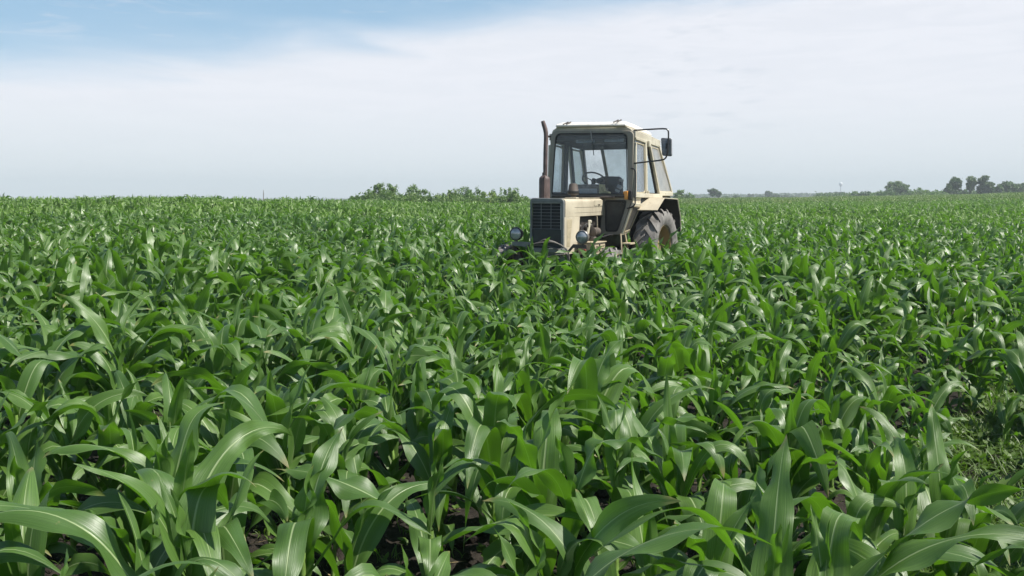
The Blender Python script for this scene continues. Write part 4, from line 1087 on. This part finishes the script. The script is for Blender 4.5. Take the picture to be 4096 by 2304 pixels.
# wire rope thrown over the front beam: lies on the tractor, a thing of its own
def rope():
    rt = empty('steel_rope', TR.matrix_basis @ Vector((2.9, .1, .82))); rt.rotation_euler = (0, 0, TR_RZ)
    tag(rt, 'twisted steel wire rope looped over the front of the cream tractor', 'rope')
    S = [[(2.87, -.34, .79), (2.88, -.28, .843), (2.885, -.178, .867), (2.89, -.077, .885), (2.895, .023, .896), (2.895, .123, .901), (2.895, .209, .882), (2.89, .288, .848), (2.885, .353, .798), (2.88, .396, .727), (2.90, .41, .62)],
         [(2.87, -.20, .84), (2.88, -.117, .853), (2.89, -.01, .841), (2.90, .123, .817), (2.90, .222, .795), (2.90, .308, .761), (2.89, .373, .721), (2.88, .41, .66)],
         [(2.87, -.13, .880), (2.87, -.03, .931), (2.875, .05, .927), (2.88, .136, .908), (2.885, .222, .876), (2.89, .30, .825)],
         [(2.92, -.18, .60), (2.93, -.131, .642), (2.94, -.01, .655), (2.94, .09, .667), (2.93, .19, .694), (2.92, .275, .712), (2.90, .36, .714)]]
    for P in S:
        sp_ = smooth_path([Vector(p) - Vector((2.9, .1, .82)) for p in P], 8)
        b = MB(); n = 8; b.tube(sp_, .0125, n)
        o = b.build('strand', MAT['rope'], rt)
        uvl = o.data.uv_layers.new(name='UVMap'); L = 0; ls = [0]
        for a, c in zip(sp_[:-1], sp_[1:]): L += (c - a).length; ls.append(L)
        for lp in o.data.loops:
            k = lp.vertex_index; uvl.data[lp.index].uv = (ls[min(k // n, len(ls) - 1)] * 12, (k % n) / n)
rope()
# ------------------------------------------------------------------ trees and shrubs
def at(px, d, z=None):
    """a point at ground distance d in the direction of photo column px"""
    a = math.atan((px - 2048) / F_PX); x, y = d * math.sin(a), d * math.cos(a)
    return x, y, gz(x, y)
def top_h(py, d, z0):
    return EYE + (HORIZON_Y - py) / F_PX * d - z0
def tree_leaf(name, col, rough=0.55, tf=0.25):
    return leaf_material(name, col, tuple(c * 1.1 for c in col), (col[0] * 1.7, col[1] * 2.1, col[2] * 0.9), tf, rough, uvlines=False, vary=0.3)
TL = [tree_leaf('shrub_leaf_light', (0.125, 0.21, 0.065)), tree_leaf('tree_leaf_mid', (0.085, 0.150, 0.048)), tree_leaf('tree_leaf_dark', (0.065, 0.115, 0.045)), tree_leaf('bush_leaf_yellow', (0.14, 0.215, 0.050))]
def crown_mesh(r, blobs, n, size):
    """leaf sprays scattered through and mostly near the skin of several ellipsoid clumps"""
    vol = np.array([b[3] * b[4] * b[5] for b in blobs]) ** 0.75; cnt = np.maximum(4, (n * vol / vol.sum()).astype(int))
    C, S = [], []
    for (cx, cy, cz, a, b, c), k in zip(blobs, cnt):
        u = r.normal(size=(k, 3)); u /= np.linalg.norm(u, axis=1)[:, None]
        rad = (0.35 + 0.65 * r.random(k) ** 0.45) * (1 + 0.22 * r.normal(size=k))
        C.append(u * rad[:, None] * [a, b, c] + [cx, cy, cz]); S.append(np.full(k, 1.0))
    C = np.vstack(C); k = len(C)
    sz = size * r.uniform(0.55, 1.35, k)[:, None]
    d = r.normal(size=(k, 3)); d[:, 2] -= 0.25; d /= np.linalg.norm(d, axis=1)[:, None]
    e = np.cross(d, r.normal(size=(k, 3))); e /= np.linalg.norm(e, axis=1)[:, None]; nn = np.cross(d, e)
    V = np.stack([C - d * sz, C + e * sz * 0.45 + nn * sz * .12, C + d * sz, C - e * sz * 0.45 + nn * sz * .12], 1).reshape(-1, 3)
    F = np.arange(k * 4).reshape(k, 4)
    return V, F
def wood(r, h, spread, k, rad):
    b = MB(); b.tube(smooth_path([(0, 0, -.2), (r.normal(0, .03) * h, r.normal(0, .03) * h, h * .35), (r.normal(0, .05) * h, 0, h * .72)], 4), [rad * (1 - .07 * i) for i in range(9)], 7)
    for i in range(k):
        a = r.uniform(0, 6.28); z0 = h * r.uniform(.12, .5); q = spread * r.uniform(.4, .8)
        b.tube(smooth_path([(0, 0, z0), (q * .5 * math.cos(a), q * .5 * math.sin(a), z0 + h * .14), (q * math.cos(a), q * math.sin(a), z0 + h * r.uniform(.25, .4))], 3), [rad * .5, rad * .46, rad * .4, rad * .36, rad * .3, rad * .22, rad * .15], 5)
    return b
def plant_tree(name, label, cat, group, px, d, w_px, top_py, seed, mat, size, n, style='round', trunk=0.15):
    bare = 'bare trunk' in label or 'lone' in label
    r = np.random.default_rng(seed); x, y, z0 = at(px, d)
    h = max(0.6, top_h(top_py, d, z0)); w = w_px / F_PX * d / 2
    t = empty(name, (x, y, z0)); tag(t, label, cat, group)
    bl = []
    if style == 'round':
        bl.append((0, 0, h * .56, w * .60, w * .60, h * .28))
        for _ in range(14):
            a = r.uniform(0, 6.28); q = w * r.uniform(.35, .80); bl.append((q * math.cos(a), q * math.sin(a), h * r.uniform(.32, .86), w * r.uniform(.22, .42), w * r.uniform(.22, .42), h * r.uniform(.08, .15)))
        if not bare:
            for i in range(4): bl.append((w * (i - 1.5) * .42, r.normal(0, .3) * w, h * .20, w * .36, w * .36, h * .22))
        bl.append((r.normal(0, .1) * w, 0, h * .87, w * .32, w * .32, h * .12))
    elif style == 'bush':
        for i in range(7): bl.append((w * (i - 3) / 3.2, r.normal(0, .2) * w, h * .30, w * .30, w * .30, h * r.uniform(.24, .36)))
        for i in range(15):
            a = r.uniform(0, 6.28); q = w * r.uniform(.1, .80); hh = h * r.uniform(.50, .85) * (1 - .25 * q / w); bl.append((q * math.cos(a), q * math.sin(a), hh * .52, w * r.uniform(.24, .42), w * r.uniform(.24, .42), hh * .52))
        for _ in range(5):
            a = r.uniform(0, 6.28); q = w * r.uniform(.0, .6); bl.append((q * math.cos(a), q * math.sin(a), h * r.uniform(.72, .9), w * r.uniform(.08, .16), w * r.uniform(.08, .16), h * r.uniform(.08, .14)))
    elif style == 'column':
        for i in range(8):
            q = i / 7; bl.append((r.normal(0, .16) * w, r.normal(0, .16) * w, h * (.12 + .80 * q), w * (1 - .75 * abs(q - .35)) * .9, w * (1 - .75 * abs(q - .35)) * .9, h * .10))
    V, F = crown_mesh(r, bl, n, size)
    me = mesh_np('crown', V, F, None, False); me.materials.append(mat)
    link(bpy.data.objects.new('crown' if style != 'bush' else 'foliage', me), t)
    wood(r, h * .9, w, 5, max(.02, trunk * h * .12)).build('trunk' if style != 'bush' else 'stem', MAT['bark'], t)
    return t
r5 = lambda X, Y: (1350 + X / 3.22, 700 + Y / 3.22)
SH = [(280, 300, 250, 'low loose shrub at the left end of the row beside the corn skyline'), (545, 250, 92, 'tallest shrub of the row, with open leafy shoots on top'),
      (740, 300, 128, 'broad shrub right of the tallest one, leafy shoots leaning right'), (1030, 250, 120, 'shrub with two thin leafy shoots standing up from it'),
      (1275, 300, 228, 'low yellowish green shrub in the middle of the row'), (1480, 230, 172, 'shrub with a two pointed top right of the low yellowish one'),
      (1740, 300, 140, 'shrub with one tall thin shoot standing up'), (2010, 300, 186, 'wide rounded shrub left of the tractor grille'),
      (2240, 240, 172, 'shrub with scattered open sprigs on top, near the tractor'), (2420, 170, 262, 'low shrub that meets the left edge of the tractor grille')]
for i, (X, W, Y, lab) in enumerate(SH):
    px, py = r5(X, Y)
    t = plant_tree('shrub', lab, 'shrub', 'row of shrubs left of the tractor', px, 80 + 2 * math.sin(i * 2.1), W / 3.22 * 1.7, py + 6, 40 + i, TL[0] if i not in (4, 7) else TL[3], 0.125, 5200 + W * 20, 'bush', .10)
    # open shoots that stick out on top
    r = np.random.default_rng(300 + i); h = top_h(py, 80, t.location.z); bm_ = MB(); VV, FF, off = [], [], 0
    for k in range({1: 6, 2: 5, 3: 4, 5: 3, 6: 4, 8: 5}.get(i, 2)):
        x0 = r.normal(0, .25) * W / 3.22 / F_PX * 80; hh = h * r.uniform(.86, 1.03); lean = r.normal(0, .18)
        P = smooth_path([(x0, 0, h * .4), (x0 + lean * .4, r.normal(0, .1), h * .7), (x0 + lean, r.normal(0, .1), hh)], 4); bm_.tube(P, [.012 - .001 * q for q in range(len(P))], 4)
        V, F = crown_mesh(r, [(p.x, p.y, p.z, .17, .17, .13) for p in P[3:]], 70, .09); VV.append(V); FF.append(F + off); off += len(V)
    bm_.build('stem', MAT['bark'], t)
    me = mesh_np('shoots', np.vstack(VV), np.vstack(FF), None, False); me.materials.append(TL[0]); link(bpy.data.objects.new('shoots', me), t)
# just behind the tractor on the right
r6 = lambda X, Y: (2650 + X / 1.781, 690 + Y / 1.781)
def T6(name, cat, grp, X, W, Y, d, mat, style, lab, seed, size=None, n=None):
    px, py = r6(X, Y); ps = d / F_PX
    return plant_tree(name, lab, cat, grp, px, d, W / 1.781 * 1.05, py + 3, seed, mat, size or 4.0 * ps, n or int(400 + W * 16), style)
g1, g2, g3 = 'shrubs behind the tractor', 'far trees on the right skyline', 'hedge of bushes along the far field edge'
T6('tree', 'tree', g1, 105, 72, 120, 215, TL[0], 'round', 'thin pale young tree just right of the tractor cab', 60)
T6('shrub', 'shrub', g1, 185, 66, 134, 215, TL[0], 'bush', 'low pale shrub right of the thin young tree behind the tractor', 61)
T6('tree', 'tree', g2, 350, 72, 109, 330, TL[2], 'round', 'lone round dark tree on the skyline, taller of a joined pair', 62)
T6('tree', 'tree', g2, 392, 46, 128, 332, TL[2], 'round', 'lower round tree joined to the right side of the lone dark tree', 63)
T6('shrub', 'shrub', g2, 295, 40, 168, 420, TL[2], 'bush', 'tiny low bush left of the lone dark tree on the skyline', 64)
T6('shrub', 'shrub', g2, 440, 40, 165, 430, TL[1], 'bush', 'tiny low bush right of the joined pair of dark trees', 65)
T6('tree', 'tree', g2, 513, 52, 160, 450, TL[2], 'round', 'small dome shaped tree between the joined pair and two thin poplars', 66)
T6('poplar_tree', 'tree', g2, 608, 12, 150, 620, TL[2], 'column', 'left one of two thin far poplars on the skyline', 67)
T6('poplar_tree', 'tree', g2, 631, 12, 152, 620, TL[2], 'column', 'right one of two thin far poplars on the skyline', 68)
T6('shrub', 'shrub', g2, 690, 44, 160, 520, TL[2], 'bush', 'low far bush left of the pointed tree before the water tower', 69)
T6('tree', 'tree', g2, 742, 46, 128, 500, TL[2], 'round', 'far tree with a pointed top standing above low bushes, left of the water tower', 70)
T6('tree', 'tree', g2, 795, 48, 150, 500, TL[2], 'round', 'low round tree right of the far pointed tree', 71)
T6('tree', 'tree', g2, 860, 50, 157, 560, TL[2], 'round', 'small round bushy tree left of the long low wood', 72)
T6('tree', 'tree', g2, 900, 40, 162, 600, TL[2], 'bush', 'smaller bush beside the left end of the long low wood', 73)
T6('conifer_tree', 'tree', g3, 1154, 24, 143, 520, TL[2], 'column', 'leftmost small dark conifer left of the water tower', 74)
T6('conifer_tree', 'tree', g3, 1177, 24, 141, 520, TL[2], 'column', 'second small dark conifer just left of the water tower', 75)
T6('tree', 'tree', g3, 1215, 42, 136, 480, TL[2], 'round', 'dark rounded tree touching the left side of the water tower shaft', 76)
T6('tree', 'tree', g3, 1258, 54, 137, 470, TL[2], 'round', 'dark rounded tree right in front of the water tower foot', 77)
for i, (X, W, Y, m, lab) in enumerate([(1300, 60, 140, 1, 'low dark bush first in the hedge right of the water tower'), (1355, 70, 126, 0, 'light green bush with a pointed crest in the far hedge'),
        (1440, 90, 127, 2, 'wide dark bush in the far hedge, flat on top'), (1525, 70, 132, 0, 'pale green bush just left of the tall rounded tree clump'),
        (1580, 70, 104, 1, 'bush climbing the left side of the tall rounded tree clump'), (1760, 70, 118, 1, 'low bush at the right foot of the tall rounded tree clump'),
        (1815, 60, 105, 0, 'rounded bush with a few twigs on top, right of the tall clump'), (1870, 70, 122, 3, 'bright yellowish green bush in the far hedge'), (1930, 80, 122, 0, 'low pale bush at the right end of the far hedge')]):
    T6('shrub', 'shrub', g3, X, W * 1.7, Y, 300 - 6 * i, TL[m], 'bush', lab, 80 + i, n=1500)
T6('tree', 'tree', g3, 1650, 130, 64, 300, TL[1], 'round', 'tall wide rounded tree clump rising above the far hedge', 95, n=4200)
T6('tree', 'tree', g3, 1700, 80, 84, 298, TL[1], 'round', 'shorter rounded tree on the right flank of the tall clump', 96, n=2400)
g4 = 'row of trees at the right end of the skyline'
T6('tree', 'tree', g4, 2055, 90, 42, 270, TL[2], 'round', 'tall dark tree with a leaning rounded crown, first of the right hand row', 97, n=3200)
T6('tree', 'tree', g4, 2018, 70, 84, 268, TL[2], 'round', 'lower dark tree at the left foot of the tall leaning tree', 98, n=2100)
T6('shrub', 'shrub', g4, 2125, 60, 116, 268, TL[1], 'bush', 'low bush filling the space below the slim tree', 99)
T6('tree', 'tree', g4, 2172, 66, 38, 270, TL[1], 'round', 'slim tree on a bare trunk, standing clear of its neighbours', 120, n=1700)
T6('tree', 'tree', g4, 2262, 90, 39, 268, TL[2], 'column', 'tall pointed dark tree right of the slim one', 121, n=3200)
T6('tree', 'tree', g4, 2306, 66, 74, 266, TL[2], 'round', 'shorter dark tree leaning on the tall pointed one', 122, n=2100)
for i, (X, W, Y) in enumerate([(2368, 60, 92), (2408, 62, 74), (2455, 60, 74), (2500, 62, 90), (2545, 64, 84), (2590, 60, 90)]):
    T6('tree', 'tree', g4, X, W * 1.15, Y, 275 + 4 * i, TL[2 if i % 2 else 1], 'round', ['lowest rounded tree next right of the tall pointed tree', 'dark tree with a domed top, second right of the pointed tree', 'dark tree with a double top near the right edge', 'low tree in the dip of the right hand row', 'broad tree by the right edge of the photo', 'tree cut off by the right edge of the photo'][i], 130 + i, n=2000)

# far woods seen as one dark strip on the horizon
def far_wood():
    r = np.random.default_rng(5); bl = []
    for px in np.linspace(2560, 3340, 60):
        d = 900 + r.normal(0, 25); x, y, z = at(px, d); h = top_h(782 - 4 * (px > 3080) - r.uniform(0, 3), d, z); bl.append((x, y, z + h * .5, 9, 9, max(1.5, h * .55)))
    V, F = crown_mesh(r, bl, 7000, 1.6)
    me = mesh_np('far_woods', V, F, None, False); me.materials.append(TL[2]); o = link(bpy.data.objects.new('far_woods', me))
    tag(o, 'long low hazy wood on the horizon left of the water tower', 'woods', kind='stuff')
far_wood()
def hedge():
    r = np.random.default_rng(8); bl = []
    x0, y0, z0 = at(3700, 312)
    for px in np.linspace(3270, 4130, 80):
        d = 312 + r.normal(0, 2); x, y, z = at(px, d); h = max(1.2, top_h(np.interp(px, [3270, 3760, 4130], [776, 769, 764]) - r.uniform(-2, 3), d, z))
        bl.append((x - x0, y - y0, z - z0 + h * .5, 2.2, 1.6, h * .52))
    V, F = crown_mesh(r, bl, 9000, .38)
    me = mesh_np('hedge', V, F, None, False); me.materials.append(TL[1]); o = link(bpy.data.objects.new('hedge', me)); o.location = (x0, y0, z0)
    tag(o, 'long low hedge along the far field edge, running under the trees at the right', 'hedge')
hedge()

# water tower: steel ball on a slender shaft
def tower():
    d = 1300; x, y, z = at(3353.5, d); k = d / F_PX
    rt = empty('water_tower', (x, y, z)); tag(rt, 'white ball shaped water tower on a slender shaft, far off on the skyline', 'water tower')
    zc = EYE + (HORIZON_Y - 740.2) * k - z; rad = 6.9 * k
    b = MB(); b.lathe([(rad * math.sin(t), -rad * math.cos(t)) for t in np.linspace(.5, math.pi, 18)], (0, 0, zc), n=36); tk = b.build('tank', MAT['tower'], rt, angle=60)
    b = MB(); b.lathe([(rad * .18, rad * .98), (rad * .16, rad * 1.14)], (0, 0, zc), n=12); b.build('cap', MAT['tower'], tk)
    b = MB(); b.lathe([(1.6 * k, 0), (1.25 * k, zc - rad * 1.5), (rad * .5, zc - rad * .86), (rad * .3, zc - rad * .8)], (0, 0, 0), n=24); b.build('shaft', MAT['tower_shaft'], rt, angle=60)
tower()
def pole():
    d = 75; x, y, z = at(1059, d)
    b = MB(); h = top_h(761, d, 0) ; b.tube([(0, 0, 0), (.02, 0, h - z - .3), (.02, 0, h - z)], [.035, .028, .012], 8); b.box((.02, 0, h - z - .35), (.10, .03, .03))
    o = b.build('pole', MAT['wood']); o.location = (x, y, z); tag(o, 'thin bare pole sticking up above the corn skyline on the left', 'pole')
pole()

# a few corn plants that stand right by the tractor and reach up in front of it
# ------------------------------------------------------------------ haze
HAZE_D = 0.0007
def haze():
    k = M('haze_air')
    v = k.n('ShaderNodeVolumePrincipled'); v.inputs['Color'].default_value = (0.87, 0.965, 1.0, 1); v.inputs['Density'].default_value = HAZE_D
    k.out(v.outputs[0], 'Volume')
    b = MB(); b.span((-2600, -2600, -6), (2600, 2600, 46)); o = b.build('haze', k.m, smooth=False); tag(o, kind='stuff')
haze()
